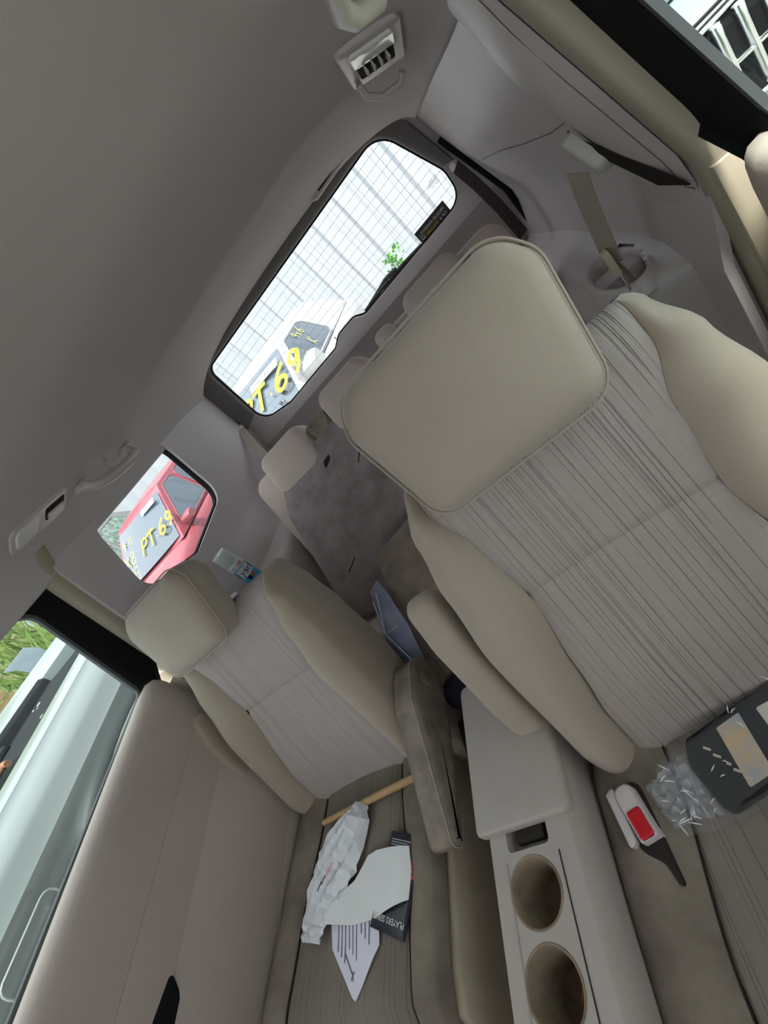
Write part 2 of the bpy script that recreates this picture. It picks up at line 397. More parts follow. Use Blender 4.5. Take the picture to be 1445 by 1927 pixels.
# side walls behind the sliding doors (one each side), with quarter window holes
Q_OUT = [(1.09, .098), (1.59, .125), (1.625, -.195), (1.30, -.235), (1.03, -.15)]
def quarter(s, nm, outline=None):
    y_ = [.90, .93, 1.0, 1.1, 1.2, 1.3, 1.4, 1.5, 1.6, 1.7, 1.8, 1.9, 2.0, 2.08, 2.22]
    z_ = [.112, .10, .08, .03, -.05, -.13, -.2, -.27, -.32, -.36, -.42, -.5, -.6, -.8, -1.0, -1.2]
    def pt(y, z):
        d = 0
        if z < -.36: d -= .03*min(1, (-.36-z)/.14)          # lower trim swells inwards
        if y < .94 and z > -.5: d += .0
        return side(s, y, z, d)
    o = grid(nm, [[pt(y, z) for z in z_] for y in y_], M_TRIM, smooth=45)
    refine(o, thick=.016, offset=(1.0 if s < 0 else -1.0), angle=45)
    if not outline:
        setp(o, 'greige side trim panel of the load area', kind='structure'); return o, None
    op = rpoly(outline, [.06, .07, .07, .08, .06], 6)
    vs, fs = prism_data([(XC+s*.55, y, z) for y, z in op], (s*.6, 0, 0)); cut(o, vs, fs)
    setp(o, 'greige side trim panel of the load area', kind='structure')
    return o, op
wl, qopL = quarter(-1, 'wall_left', Q_OUT)
wr, qopR = quarter(1, 'wall_right')
# quarter glasses with their black seals
for s, nm, op in ((-1, 'window_1', qopL),):
    r = thing(nm, side(s, 1.35, -.05, .05), kind='structure')
    og = inset2(op, -.012)
    prism('pane', [side(s, y, z, .016) for y, z in og], (s*.004, 0, 0), M_GLASS, r)
    rows = [[side(s, y, z, d) for y, z in inset2(op, k)] for d, k in ((.0, -.004), (-.004, .0), (-.004, .006), (.016, .007))]
    grid('rubber_seal', rows, M_BLACK, r, cu=True, smooth=30)

# beige weatherstrip and sliding door jambs (vertical strips at the rear edge of each door opening)
for s, nm in ((-1, 'trim_2'), (1, 'trim_3')):
    rows = []
    for z in [.16, .12, .08, .03, -.05, -.13, -.2, -.27, -.32, -.42, -.6, -.9, -1.15]:
        y0 = .935-.0*z
        sh = .02*max(0, (z-.06)/.06)**2
        rows.append([side(s, y0-.005, z, .006-sh), side(s, y0-.02, z, -.004-sh), side(s, y0-.055, z, -.004-sh), side(s, y0-.07, z, .006-sh), side(s, y0-.072, z, .05-sh)])
    o = grid(nm, rows, M_STRIP, smooth=60); setp(o, 'beige rubber weatherstrip along the rear edge of the sliding door opening', kind='structure')

# rear wall (tailgate inside) on a sloping plane
RZ = [(.26, 1.985), (.16, 2.035), (-.20, 2.135), (-.35, 2.165), (-1.2, 2.20)]
def ry(z):
    return lerp(-z, [(-.26, 1.985), (-.16, 2.035), (.20, 2.135), (.35, 2.165), (1.2, 2.20)])
def rear(x, z, d=0.0): return (x, ry(z)+d, z)
WIN = [(-1.045, .150), (-.02, .146), (.105, .02), (.128, -.10), (.10, -.205), (-.42, -.226), (-.50, -.200), (-.545, -.196), (-.61, -.200), (-.68, -.226), (-.955, -.226), (-1.185, -.165), (-1.118, .10)]
WINP = rpoly([(-1.110, .156), (.035, .152), (.128, -.10), (.118, -.215), (-.455, -.222), (-.50, -.192), (-.60, -.192), (-.66, -.222), (-1.02, -.226), (-1.195, -.185)], [.055, .10, .10, .075, .05, .05, .05, .05, .10, .07], 7)
xs = np.linspace(-1.33, .25, 30); zs = [.235, .2, .16, .1, .05, 0, -.05, -.1, -.15, -.2, -.24, -.27, -.30, -.34, -.38, -.45, -.6, -.8, -1.0, -1.2]
def rearpt(x, z):
    lip = -.028*math.exp(-((z+.262)/.035)**2) - (.018*math.exp(-((x+.545)/.085)**4)*math.exp(-((z+.235)/.05)**2))
    edge = max(0, abs(x-XC)-.66)/.13
    return rear(x, z, lip + .02*min(1, edge)**2)
o = grid('wall_rear', [[rearpt(x, z) for z in zs] for x in xs], M_TRIM, smooth=50)
refine(o, thick=.010, offset=1.0, angle=50)
vs, fs = prism_data([(x, 1.7, z) for x, z in WINP], (0, .8, 0)); cut(o, vs, fs)
setp(o, 'greige tailgate trim below and beside the rear window', kind='structure')
# dark grey upper garnish round the top and sides of the rear window
def resample(P, n):
    L = [0]
    for p, q in zip(P, P[1:]): L.append(L[-1]+math.hypot(q[0]-p[0], q[1]-p[1]))
    return [(float(np.interp(L[-1]*k/(n-1), L, [p[0] for p in P])), float(np.interp(L[-1]*k/(n-1), L, [p[1] for p in P]))) for k in range(n)]
oute = resample(rpoly([(-1.268, -.15), (-1.215, .225), (.10, .215), (.168, -.10)], [.0, .07, .10, 0], 6), 70)
inn = resample([(-1.178, -.125)]+WINP[:18], 70)
rows = []
for t, d in ((0, -.03), (.1, -.045), (.5, -.042), (.90, -.026), (1.0, -.012), (1.0, .01)):
    rows.append([rear(a[0]+(b[0]-a[0])*t, a[1]+(b[1]-a[1])*t, d) for a, b in zip(oute, inn)])
o = grid('trim_4', rows, M_DARKTRIM, smooth=50); setp(o, 'dark grey garnish round the top of the rear window', kind='structure')
# rear glass
r = thing('window_2', rear(XC, 0), kind='structure')
prism('pane', [rear(x, z, .012) for x, z in inset2(WINP, -.012)], (0, .004, 0), M_GLASS, r)
rows = [[rear(x, z, d) for x, z in inset2(WINP, k)] for d, k in ((.004, -.004), (-.004, -.002), (-.004, .006), (.011, .005))]
grid('rubber_seal', rows, M_BLACK, r, cu=True, smooth=30)
M_HEATER = mat('heater_wire', (0.42, 0.45, 0.50), 0.6)
for k in range(11):
    z = .125-.031*k
    x0 = -1.16+.0*k; x1 = .06 if z > .05 else .12
    x0 = -1.10 if z > .09 else -1.165
    tube('heater_line', [rear(x0+(x1-x0)*t, z, .0105) for t in (0, .5, 1)], .0006, M_HEATER, r, n=4)
for k in range(17):
    x = -1.10+.068*k
    tube('heater_line', [rear(x, z, .0105) for z in (.145 if x < .0 else .09, 0, -.12, -.21)], .0004, M_HEATER, r, n=4)

# ---- sliding doors
def belt(y): return -.388+.10*y
G_OUT = lambda: rpoly([(.80, .100), (.772, -.305), (-.25, -.395), (-.25, .108)], [.055, .03, .03, .03], 6)
def door(s, nm):
    r = thing(nm, side(s, .4, -.4), kind='structure')
    gl = G_OUT()
    ou = rpoly([(.912, .135), (.905, -.24), (.80, -.345), (-.25, -.43), (-.25, .15)], [.10, .09, .05, .02, .02], 6)
    inn = [min(gl, key=lambda q: (q[0]-y)**2+(q[1]-z)**2) for y, z in ou]
    rows = []
    for t, d in ((0, .012), (.12, .022), (.5, .028), (.85, .03), (1.0, .036), (1.0, .05)):
        rows.append([side(s, a[0]+(b[0]-a[0])*t, a[1]+(b[1]-a[1])*t, d) for a, b in zip(ou, inn)])
    grid('window_frame', rows, M_BLACK, r, cu=True, smooth=40)
    prism('pane', [side(s, y, z, .052) for y, z in inset2(gl, -.01)], (s*.004, 0, 0), M_GLASS2, r)
    rows = [[side(s, y, z, d) for y, z in inset2(gl, k)] for d, k in ((.050, -.003), (.040, 0), (.040, .010), (.050, .012))]
    grid('glass_channel', rows, M_DKGREY, r, cu=True, smooth=30)
    # inner panel: profile (offset outwards d, z relative to belt)
    prof = [(.046, -.004), (.034, .004), (.016, .007), (.0, .004), (-.009, -.004), (-.013, -.016), (-.014, -.05), (-.012, -.10), (-.0095, -.150), (-.0045, -.155), (-.0085, -.160),
            (-.010, -.20), (-.009, -.256), (.000, -.262), (-.010, -.268), (-.022, -.31), (-.030, -.38), (-.032, -.45), (-.026, -.500), (-.016, -.506), (-.030, -.512), (-.03, -.56), (-.01, -.66), (.0, -.8)]
    yy = [-.25, -.1, 0, .1, .2, .3, .4, .5, .6, .68, .74, .78, .80, .815, .822]
    def pp(y, d, dz):
        e = max(0, (y-.74)/.082); rd = .10*(1-math.sqrt(max(0, 1-e*e))) if e > 0 else 0
        return side(s, y, belt(min(y, .78))+dz-rd*.35*(1 if dz > -.05 else .3), d+rd*.8)
    o = grid('door_panel', [[pp(y, d, dz) for d, dz in prof] for y in yy], M_DOOR, r, smooth=50)
    refine(o, thick=.012, offset=1.0 if s < 0 else -1.0, angle=50)
    # black pull-handle pocket
    hp = rpoly([(.205, -.615), (.165, -.66), (.10, -.69), (-.05, -.70), (-.05, -.622), (.12, -.606)], [.01, .02, .02, .01, .01, .02], 4)
    pillow('handle_pocket', hp, [(0.0, 0), (.03, .004), (.034, .010)], lambda u, v, w: side(s, u, v, -.012-.40*w), M_BLACK, r)
    box('door_edge', side(s, .885, -.775, .066), (.10, .05, .89), M_STRIP, r)
    prism('outer_skin', [side(s, y, z, .10) for y, z in ((2.1, -.30), (2.1, -1.30), (-1.6, -1.30), (-1.6, -.50))], (s*.01, 0, 0), mat('van_paint_'+('a' if s < 0 else 'b'), (.5, .5, .5), .3), r)
    return r
door(-1, 'door_1'); door(1, 'door_2')

# floor, unseen front wall added to block low light, rear cargo well
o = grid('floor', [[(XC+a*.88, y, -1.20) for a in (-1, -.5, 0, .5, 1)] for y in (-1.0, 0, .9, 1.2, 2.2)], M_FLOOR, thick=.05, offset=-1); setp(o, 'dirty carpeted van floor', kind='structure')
o = box('front_light_block', (XC, -.80, -.74), (1.7, .1, .95), M_DARKTRIM); setp(o, 'unseen front wall added to block low light', kind='structure')
for s, nm in ((-1, 'trim_5'), (1, 'trim_6')):   # sills below the doors; unseen right panel and pillar added to block light
    if s > 0:
        o = box(nm, (XC+s*.90, -.50, -.80), (.06, .90, .85), M_DOOR); setp(o, 'unseen front door panel added to block light', kind='structure')
        o = box('trim_7', (XC+s*.90, -.22, -.12), (.05, .20, .52), M_TRIM); setp(o, 'unseen pillar added to block light ahead of the sliding door', kind='structure')
    o = box('trim_8' if s < 0 else 'trim_9', (XC+s*.88, .4, -1.16), (.10, 2.9, .08), M_DARKTRIM); setp(o, 'door sill', kind='structure')

# ================================================================== SECOND ROW SEATS
REC = math.radians(22); SR, CR = math.sin(REC), math.cos(REC)
SEAT_Z = -.865
def make_seat(cx, yb, label, right_down, hx=0.0, hs=0.0, hk=1.0):
    r = thing('captain_seat', (cx, yb-.1, -1.20), label, 'seat', None)
    def P(x, s, d): return (cx+x, yb+s*SR-d*CR, SEAT_Z+s*CR+d*SR)
    wi = lambda s: interp(s, [(-.03, .195), (.08, .19), (.20, .175), (.34, .158), (.46, .172), (.56, .20), (.63, .205)])
    wo_ = lambda s: interp(s, [(-.03, .262), (.06, .277), (.28, .285), (.42, .272), (.52, .252), (.60, .222), (.63, .20)])
    BB = lambda s: interp(s, [(-.03, .035), (.05, .055), (.30, .06), (.45, .04), (.54, .022), (.62, .006)])
    def topd(s, s1=.545, R=.075):
        return 0 if s < s1 else R-math.sqrt(max(0, R*R-min(s-s1, R)**2))
    def botd(s): return 0 if s > .0 else -(.02-math.sqrt(max(0, .0004-s*s*.44)))
    seam = .345
    def face(x, s):
        w = wi(s); d = .016*math.exp(-((s-.14)/.12)**2) - .010*(1-(x/w)**2)
        d += -.006*math.exp(-((w-abs(x))/.006)**2) - .005*math.exp(-((s-seam)/.004)**2) - topd(s) + botd(s)
        return d
    def insert(nm, s0, s1, m):
        ss = list(np.linspace(s0, s1, 28)); us = np.linspace(-1, 1, 29)
        if nm == 'backrest_upper_panel': ss = sorted(set(ss + [.55, .57, .585, .6, .61, .617, .62]))
        rows = []; uv = []
        for s in ss:
            rows.append([P(u*wi(s), s, face(u*wi(s), s)) for u in us]); uv.append([(u*wi(s)+cx*.7, s) for u in us])
        grid(nm, rows, m, r, uvs=uv, smooth=70)
    insert('backrest_lower_panel', -.03, seam, M_INSF if right_down else M_INS); insert('backrest_upper_panel', seam, .62, M_INSF if right_down else M_INS)
    for sg in (-1, 1):
        ss = list(np.linspace(-.045, .545, 34)) + [.56, .575, .59, .6, .61, .617, .62]
        rows = []
        for s in ss:
            se = max(s, -.03); a, b = wi(se), wo_(se); B = BB(se); row = []
            e = max(0, (-s)/.045); dn = .05*(1-math.sqrt(max(0, 1-e*e)))
            for t in np.linspace(0, 1, 15):
                d = -.010+B*math.sin(math.pi*min(1, .03+t**.85*.80))-topd(s)-dn
                row.append(P(sg*(a+(b-a)*t), s, d))
            dl = -.010+B*math.sin(math.pi*.83)-topd(s)-dn
            for k in range(1, 10):
                t = k/9; bul = .014*math.sin(math.pi*t)+.0
                row.append(P(sg*(b+bul), s, dl+(-.135-dl)*t))
            rows.append(row)
        grid('side_bolster', rows, M_VEL, r, smooth=70)
        # outer seam thread of the bolster
        tube('bolster_seam', [P(sg*(wo_(s)+.0105), s, -.055-topd(s)) for s in np.linspace(.0, .55, 20)], .0012, M_THREAD, r, n=5)
    ol = rpoly([(-.262, -.03), (.262, -.03), (.268, .30), (.245, .50), (.19, .615), (-.19, .615), (-.245, .50), (-.268, .30)], [.02, .02, .1, .1, .06, .06, .1, .1], 4)
    pillow('backrest_shell', ol, [(-.03, .05), (-.03, .03), (-.06, .006), (-.12, .004), (-.14, .02), (-.145, .05)], P, M_SKIRT, r)
    # headrest
    hp = rpoly([(-.146, .545), (.146, .545), (.176, .735), (.148, .786), (-.148, .786), (-.176, .735)], [.040, .040, .05, .05, .05, .05], 7)
    hp = [(x, s+.008*(1-(x/.15)**2)*(1 if s > .7 else -1)) for x, s in hp]
    hp = [(x*hk+hx, .545+(s-.545)*hk+hs) for x, s in hp]
    HD = .028
    o = pillow('headrest', hp, [(-.075, .055), (-.075, .03), (-.066, .010), (-.045, .0), (.0, -.002), (.022, .002), (.032, .008), (.039, .016), (.044, .026)], lambda x, s, d: P(x, s, d+HD-.10*max(0, s-.70)), M_VEL, r, smooth=80, crown=.010)
    pr = inset2(hp, -.003)
    tube('headrest_seam', [P(x, s, HD+.020-.10*max(0, s-.70)) for x, s in pr], .0022, M_VEL, r, n=5, closed=True)
    for sg in (-1, 1):
        tube('headrest_post', [P(hx+sg*.065, .50, -.06), P(hx+sg*.065, .70+hs, -.045)], .006, M_STEEL, r)
        lathe('post_guide', P(sg*.065, .618, -.056), [(.004, 0), (.016, 0), (.016, .008), (.010, .010), (.0, .010)], M_TRIM, r, n=14, axis=(0, SR, CR))
    # ---- cushion (l forwards from the backrest)
    L = .56
    def Q(x, l, h): return (cx+x, yb+.05-l, SEAT_Z+.020*(l/L)+h-.10*max(0, (l-.48)/.08)**2)
    ci = lambda l: interp(l, [(0, .155), (.1, .160), (.35, .19), (.56, .20)])
    co = lambda l: interp(l, [(0, .245), (.08, .268), (.3, .272), (.56, .272)])
    us = np.linspace(-1, 1, 25); ls = np.linspace(0, L, 26)
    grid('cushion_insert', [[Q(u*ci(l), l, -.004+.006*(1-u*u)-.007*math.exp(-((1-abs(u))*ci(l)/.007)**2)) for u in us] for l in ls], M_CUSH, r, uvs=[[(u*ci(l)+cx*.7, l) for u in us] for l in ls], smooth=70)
    for sg in (-1, 1):
        rows = []; ex = .022 if (not right_down and sg == -1) else 0
        for l in ls:
            a, b = ci(l), co(l)+ex; row = []
            for t in np.linspace(0, 1, 11): row.append(Q(sg*(a+(b-a)*t), l, -.010+.026*math.sin(math.pi*min(1, .02+t**.8*.70))-.02*max(0, t-.8)))
            for k in range(1, 8):
                t = k/7; row.append(Q(sg*(b+.006*math.sin(math.pi*t)), l, .006-.115*t))
            rows.append(row)
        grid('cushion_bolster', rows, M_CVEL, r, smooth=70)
        tube('cushion_seam', [Q(sg*ci(l), l, -.006) for l in ls[2:]], .0014, M_SEAM, r, n=5)
        # plastic valance beside the cushion
        if sg == -1: continue
        rows = []
        for l in np.linspace(-.02, L, 12):
            rows.append([Q(sg*(co(max(0, l))+dx), l, dz) for dx, dz in ((.004, -.030), (.018, -.020), (.034, -.024), (.045, -.06), (.052, -.14), (.055, -.20))])
        o = grid('side_valance', rows, M_SKIRT, r, smooth=60)
    pillow('seat_base', rpoly([(-.26, -.02), (.26, -.02), (.26, .52), (-.26, .52)], .03, 3), [(-.03, .01), (-.10, 0), (-.14, .02)], lambda x, l, h: Q(x, l, h), M_SKIRT, r)
    for sg in (-1, 1):
        box('floor_rail', (cx+sg*.17, yb-.16, -1.10), (.05, .46, .19), M_DARKTRIM, r)
    # ---- armrests
    for sg in (-1, 1):
        px, py, pz = cx+sg*.335, yb+.092-(.040 if right_down and sg == -1 else 0), SEAT_Z+.118
        down = sg == 1
        ang = math.radians(-13) if down else math.radians(108)    # direction of the arm in the y-z plane, 0 = forwards
        ca, sa = math.cos(ang), math.sin(ang)
        a0 = -1
        def A(u, v, w, px=px, py=py, pz=pz, ca=ca, sa=sa):                # u along arm, v above it, w sideways
            return (px+w, py-u*ca+v*sa, pz+u*sa+v*ca)
        if down:
            prof = rpoly([(-.062, -.045), (-.055, .045), (.06, .062), (.34, .018), (.345, -.012), (.20, -.042), (.05, -.07)], [.045, .05, .06, .014, .012, .08, .05], 6)
            arm = pillow('armrest', prof, [(-.036, .02), (-.036, .009), (-.030, .002), (-.024, 0), (.024, 0), (.030, .002), (.036, .008), (.036, .02)], A, M_ARM, r, at=(px, py, pz))
            sr = inset2(prof, -.0008)
            tube('armrest_seam', [A(u, v, .0275) for u, v in sr], .0012, M_THREAD, arm, n=5, closed=True)
            lathe('pivot_cap', A(-.005, .0, .0355), [(.0, 0.003), (.020, .003), (.0225, .0015), (.0225, 0), (.0235, -.001)], M_ARM, arm, n=28, axis=(1, 0, 0))
        else:
            prof = rpoly([(-.05, -.04), (-.05, .04), (.05, .05), (.26, .05), (.36, .028), (.36, -.022), (.25, -.045), (.05, -.05)], [.035, .035, .06, .1, .03, .03, .1, .06], 6)
            prof = [(u*.84, v) for u, v in prof]
            arm = pillow('armrest', prof, [(-.032, .014), (-.030, .008), (-.024, .002), (-.014, 0), (.014, 0), (.024, .002), (.030, .008), (.032, .014)], A, M_VEL, r, at=(px, py, pz))
    if right_down:      # recliner cover and bracket on the aisle side of the far seat
        x0 = cx+.325
        bp = rpoly([(yb+.19, -.78), (yb+.13, -.755), (yb+.02, -.835), (yb-.03, -.93), (yb+.03, -.99), (yb+.20, -.98)], [.03, .04, .05, .02, .02, .02], 5)
        pillow('recliner_cover', bp, [(-.02, .0), (.018, .0), (.026, .004), (.030, .012)], lambda u, v, w: (x0+w, u, v), M_ARM, r)
        pillow('recliner_lever', rpoly([(yb+.05, -.885), (yb+.03, -.87), (yb-.04, -.895), (yb-.06, -.925), (yb-.05, -.93)], .008, 3), [(-.0, .002), (.0, 0), (.012, 0), (.014, .003)], lambda u, v, w: (x0+.030+w, u, v), M_SEAM, r)
        lathe('cloth_button', P(.135, .115, .006), [(0.0, .0035), (.006, .003), (.0095, .0015), (.010, 0)], M_LTPL, r, n=18, axis=(0, -CR, SR))
        lathe('metal_stud', Q(.235, .065, .012), [(0.0, .004), (.004, .004), (.004, 0)], M_CHROME, r, n=10)
    else:               # buckle sunk in its slot on the aisle side
        bx, by = -.400-.0, .0
        b = lambda u, v, w: (cx+(-.226)+u, yb-.110-v, SEAT_Z+.022+w)
        sl = rpoly([(-.021, -.056), (.014, -.068), (.021, .01), (.026, .100), (.010, .050), (-.019, .03)], [.015, .02, .02, .004, .02, .02], 4)
        pillow('buckle_slot', sl, [(-.006, 0), (.0015, .0), (.003, .003)], lambda u, v, w: b(u, v, w-.001), M_SEAM, r)
        th = math.radians(-13)
        def K(u, v, w): return b(u*math.cos(th)-v*math.sin(th)+.001, u*math.sin(th)+v*math.cos(th)-.006, w+.05*(v+.02)*.6)
        bk = pillow('buckle', rpoly([(-.0175, -.052), (.0175, -.052), (.016, .030), (-.016, .030)], [.015, .015, .004, .004], 5), [(-.02, 0), (.014, 0), (.018, .002), (.019, .005)], K, M_TRIM, r)
        pillow('release_button', rpoly([(-.012, -.012), (.012, -.012), (.012, .029), (-.012, .029)], .004, 3), [(.01, 0), (.021, 0), (.0225, .002)], K, M_RED, bk, crown=-.001)
        # creases of the pulled cloth beside the slot and the strap guide at the seat's rear corner
        pillow('belt_stub', rpoly([(-.262, -.02), (-.247, -.03), (-.238, .05), (-.250, .06)], .004, 3), [(-.01, 0), (.012, 0), (.014, .003)], lambda u, v, w: b(u+.222, v-.03, w), M_TRIM, r)
    return r
far = make_seat(-1.05, .579, 'far beige captain seat with one armrest lowered and papers on its cushion', True, -.062, .010, .93)
near = make_seat(-.10, .404, 'near beige captain seat with big headrest and red belt buckle', False, -.014)
for o in (far, near): o['group'] = 'second row captain seats'

# ================================================================== CONSOLE BETWEEN THE SEATS
r = thing('centre_console', (-.49, .25, -1.2), 'beige plastic centre console with two cup holders and a closed lid', 'console')
KT = -.785
prof = [(-.112, -.36), (-.108, -.05), (-.102, -.012), (-.094, 0), (.0, .001), (.058, 0), (.070, -.001), (.078, -.008), (.086, -.024), (.089, -.04), (.090, -.20), (.090, -.36)]
body = grid('body', [[(-.487+x*(1 if x < 0 else 1-.10*max(0, (y-.1)/.5)), y, KT+z-.008*max(0, y-.3)) for x, z in prof] for y in (-.16, -.05, .1, .25, .316, .33, .45, .60, .66)], M_CONS, r, smooth=45, caps=True)
for cyy in (.231, .124):
    n = 40; vs, fs = prism_data([(-.505+.0445*math.cos(2*math.pi*k/n), cyy+.0445*math.sin(2*math.pi*k/n), KT-.12) for k in range(n)], (0, 0, .2)); cut(body, vs, fs)
vs, fs = prism_data([(a, b, KT-.02) for a, b in rpoly([(-.545, .288), (-.462, .288), (-.462, .345), (-.545, .345)], [.008, .008, 0, 0], 4)], (0, 0, .1)); cut(body, vs, fs)
for cyy in (.231, .124):
    h = lathe('cup_holder', (-.505, cyy, KT), [(.0485, .0005), (.0470, .0020), (.0445, .0012), (.0425, -.004), (.0405, -.03), (.039, -.068), (.034, -.078), (.0, -.080)], M_CUP, r, n=40, caps=False)
pl = rpoly([(-.600, .318), (-.405, .318), (-.403, .62), (-.602, .62)], [.012, .016, .02, .02], 4)
pillow('lid', pl, [(-.004, .001), (.010, 0), (.015, .003), (.016, .008)], lambda u, v, w: (u, v+.010*math.cos((u+.5)*15)*0, KT+w-.008*max(0, v-.3)-(.010*max(0, (u+.425)/.03)**2 if u > -.425 else 0)), M_CONS, r)
pillow('latch_pocket', rpoly([(-.547, .286), (-.460, .286), (-.460, .345), (-.547, .345)], .008, 3), [(-.022, .0), (-.020, .001)], lambda u, v, w: (u, v, KT+w), M_CONS, r)
pillow('latch', rpoly([(-.532, .300), (-.475, .300), (-.475, .345), (-.532, .345)], .004, 3), [(-.02, 0), (-.009, 0), (-.007, .003)], lambda u, v, w: (u, v, KT+w), M_SEAM, r)
tube('tray_seam', [(-.448, y, KT+.0008) for y in (.275, .1, -.15)], .0011, M_SEAM, r, n=5)
tube('tray_edge', [(-.552, y, KT+.0006) for y in (.275, .1, -.15)], .0016, M_CONS, r, n=5)
# bits lying in the nearer cup holder
M_ORANGE = mat('orange_plastic', (0.55, 0.22, 0.02), 0.5)
o = tube('lighter_stick', [(-.502, .118, KT-.066), (-.478, .135, KT-.045)], .0055, M_ORANGE, n=8); setp(o, 'small orange plastic stick lying in the front cup holder', 'stick')
M_CLEAR = mat('clear_plastic', (0.75, 0.80, 0.78), 0.15, alpha=0.55, spec=0.6)
o = pillow('plastic_scrap', rpoly([(-.018, -.016), (.018, -.02), (.020, .012), (-.012, .02)], .004, 3), [(0, .001), (.003, 0), (.005, .003)], lambda u, v, w: (-.488+u, .100+v, KT-.062+w+.4*u), M_CLEAR); setp(o, 'clear plastic scrap in the front cup holder beside the orange stick', 'plastic scrap')

# ================================================================== THIRD ROW
r = thing('rear_bench', (-.56, 1.6, -1.2), 'third row bench seat with low headrests and beige cloth back', 'bench seat')
T3 = math.radians(24)
def B3(x, s, d): return (x, 1.47+s*math.sin(T3)-d*math.cos(T3), -.62+s*math.cos(T3)+d*math.sin(T3))
def pad(nm, x0, x1, s0, s1, th, rad, par=r, m=M_VEL, off=0):
    return pillow(nm, rpoly([(x0, s0), (x1, s0), (x1, s1), (x0, s1)], rad, 5), [(-th, .03), (-th, .018), (-th*.8, .004), (-.01, 0), (.0, .002), (.012, .010), (.018, .026)], lambda u, v, w: B3(u, v, w+off), m, par, smooth=70, crown=.008)
M_TAN = mat('pale_tan_velour', (0.62, 0.52, 0.46), 0.95, 0.3, 6, (0.50, 0.41, 0.36), 0.3, 260, spec=0.1, sheen=0.3)
for x0, x1, s1 in ((-1.205, -.70, .37), (-.695, -.37, .33), (-.365, .125, .395)):
    pad('backrest', x0, x1, -.12, s1, .10, .06, m=M_TAN)
for x0, x1, s0, s1 in ((-1.075, -.815, .20, .412), (-.695, -.450, .21, .415), (-.385, -.30, .33, .405), (-.245, -.02, .22, .420)):
    pad('headrest', x0, x1, s0, s1, .08, .045 if x1-x0 > .1 else .03, m=M_TAN, off=.045)
for x0, x1 in ((-.815, -.695), (-.015, .0)):
    pad('back_panel', x0, x1, .1, .372, .05, .008, m=M_CARPETB, off=.02)
pillow('cushion', rpoly([(-1.20, 1.02), (.12, 1.02), (.12, 1.50), (-1.20, 1.50)], .05, 4), [(-.12, .01), (-.02, 0), (.0, .01), (.01, .03)], lambda u, v, w: (u, v, -.86+w), M_TAN, r, crown=.01)
box('base', (-.54, 1.30, -1.09), (1.25, .40, .20), M_DARKTRIM, r)

# loose carpeted boards leaning in front of it
def board(nm, poly, zf, th, m, label, seams=()):
    """poly in (x, y); zf(x,y) height"""
    n = len(poly)
    o = pillow(nm, poly, [(-th, .002), (-th+.002, 0), (-.003, 0), (0, .003)], lambda u, v, w: (u, v-.55*w*0, zf(u, v)+w), m, smooth=40)
    return setp(o, label, 'carpet board')
zA = lambda x, y: -.33-(1.545-y)*1.17
bA = board('carpet_board', rpoly([(-1.10, 1.455), (-1.04, 1.545), (-.40, 1.57), (-.36, 1.30), (-.40, 1.09), (-.875, 1.115), (-1.095, 1.14)], [.01, .03, .02, .02, .01, .004, .012], 4), zA, .022, M_CARPET, 'large grey carpeted board leaning on the third row seat back')
o = pillow('finger_hole', rpoly([(-.0, -.0), (.045, .012), (.052, .026), (.012, .020)], .006, 3), [(0, 0), (.0012, .001)], lambda u, v, w: (-.835+u, 1.475+v, zA(0, 1.475+v)+.001+w), M_SEAM, bA)
for (a, b) in (((-.70, 1.43), (-.66, 1.46)), ((-.99, 1.24), (-.93, 1.26))):
    tube('carpet_tear', [(a[0], a[1], zA(*a)+.001), ((a[0]+b[0])/2+.004, (a[1]+b[1])/2, zA(0, (a[1]+b[1])/2)+.001), (b[0], b[1], zA(*b)+.001)], .0018, M_SEAM, bA, n=5)
zB = lambda x, y: -.615-(1.09-y)*.62
board('carpet_board', rpoly([(-.755, 1.085), (-.52, 1.13), (-.40, .62), (-.72, .70), (-.76, .74)], [.01, .02, .02, .02, .03], 4), zB, .014, M_CARPETB, 'narrow brown carpeted board lying behind the console')

# ================================================================== SIDE TRIM OF THE LOAD AREA
def ledge(s, nm):
    r = thing(nm, side(s, 1.3, -.5), kind='structure')
    # arm ledge: profile across (inwards), swept along y
    prof = [(-.02, -.375), (.006, -.44), (.03, -.475), (.07, -.497), (.125, -.505), (.160, -.515), (.180, -.545), (.185, -.62), (.17, -.80), (.15, -1.19)]
    ysl = [.98, .99, 1.01, 1.05, 1.12, 1.2, 1.3, 1.4, 1.5, 1.6, 1.7, 1.8, 1.9, 2.0, 2.08]
    rows = []
    for y in ysl:
        k = interp(y, [(.98, .05), (1.12, .75), (1.35, 1.0), (1.55, .8), (1.85, .62), (2.08, .55)])
        rows.append([side(s, y, z, -d*k if d > 0 else -d) for d, z in prof])
    b = grid('armrest_ledge', rows, M_TRIM, r, smooth=60)
    refine(b, sub=2, angle=70)
    bm = bmesh.new(); bm.from_mesh(b.data); org = origin_of(b)
    dl = [f_ for f_ in bm.faces if ((f_.calc_center_median().x+org.x-OX-(XC+s*(hw(1.22, -.5)-.092)))/.052)**2+((f_.calc_center_median().y+org.y-1.225)/.125)**2 < 1 and f_.normal.z*f_.normal.z > .3]
    bmesh.ops.delete(bm, geom=dl, context='FACES'); bm.to_mesh(b.data); bm.free()
    return r, b
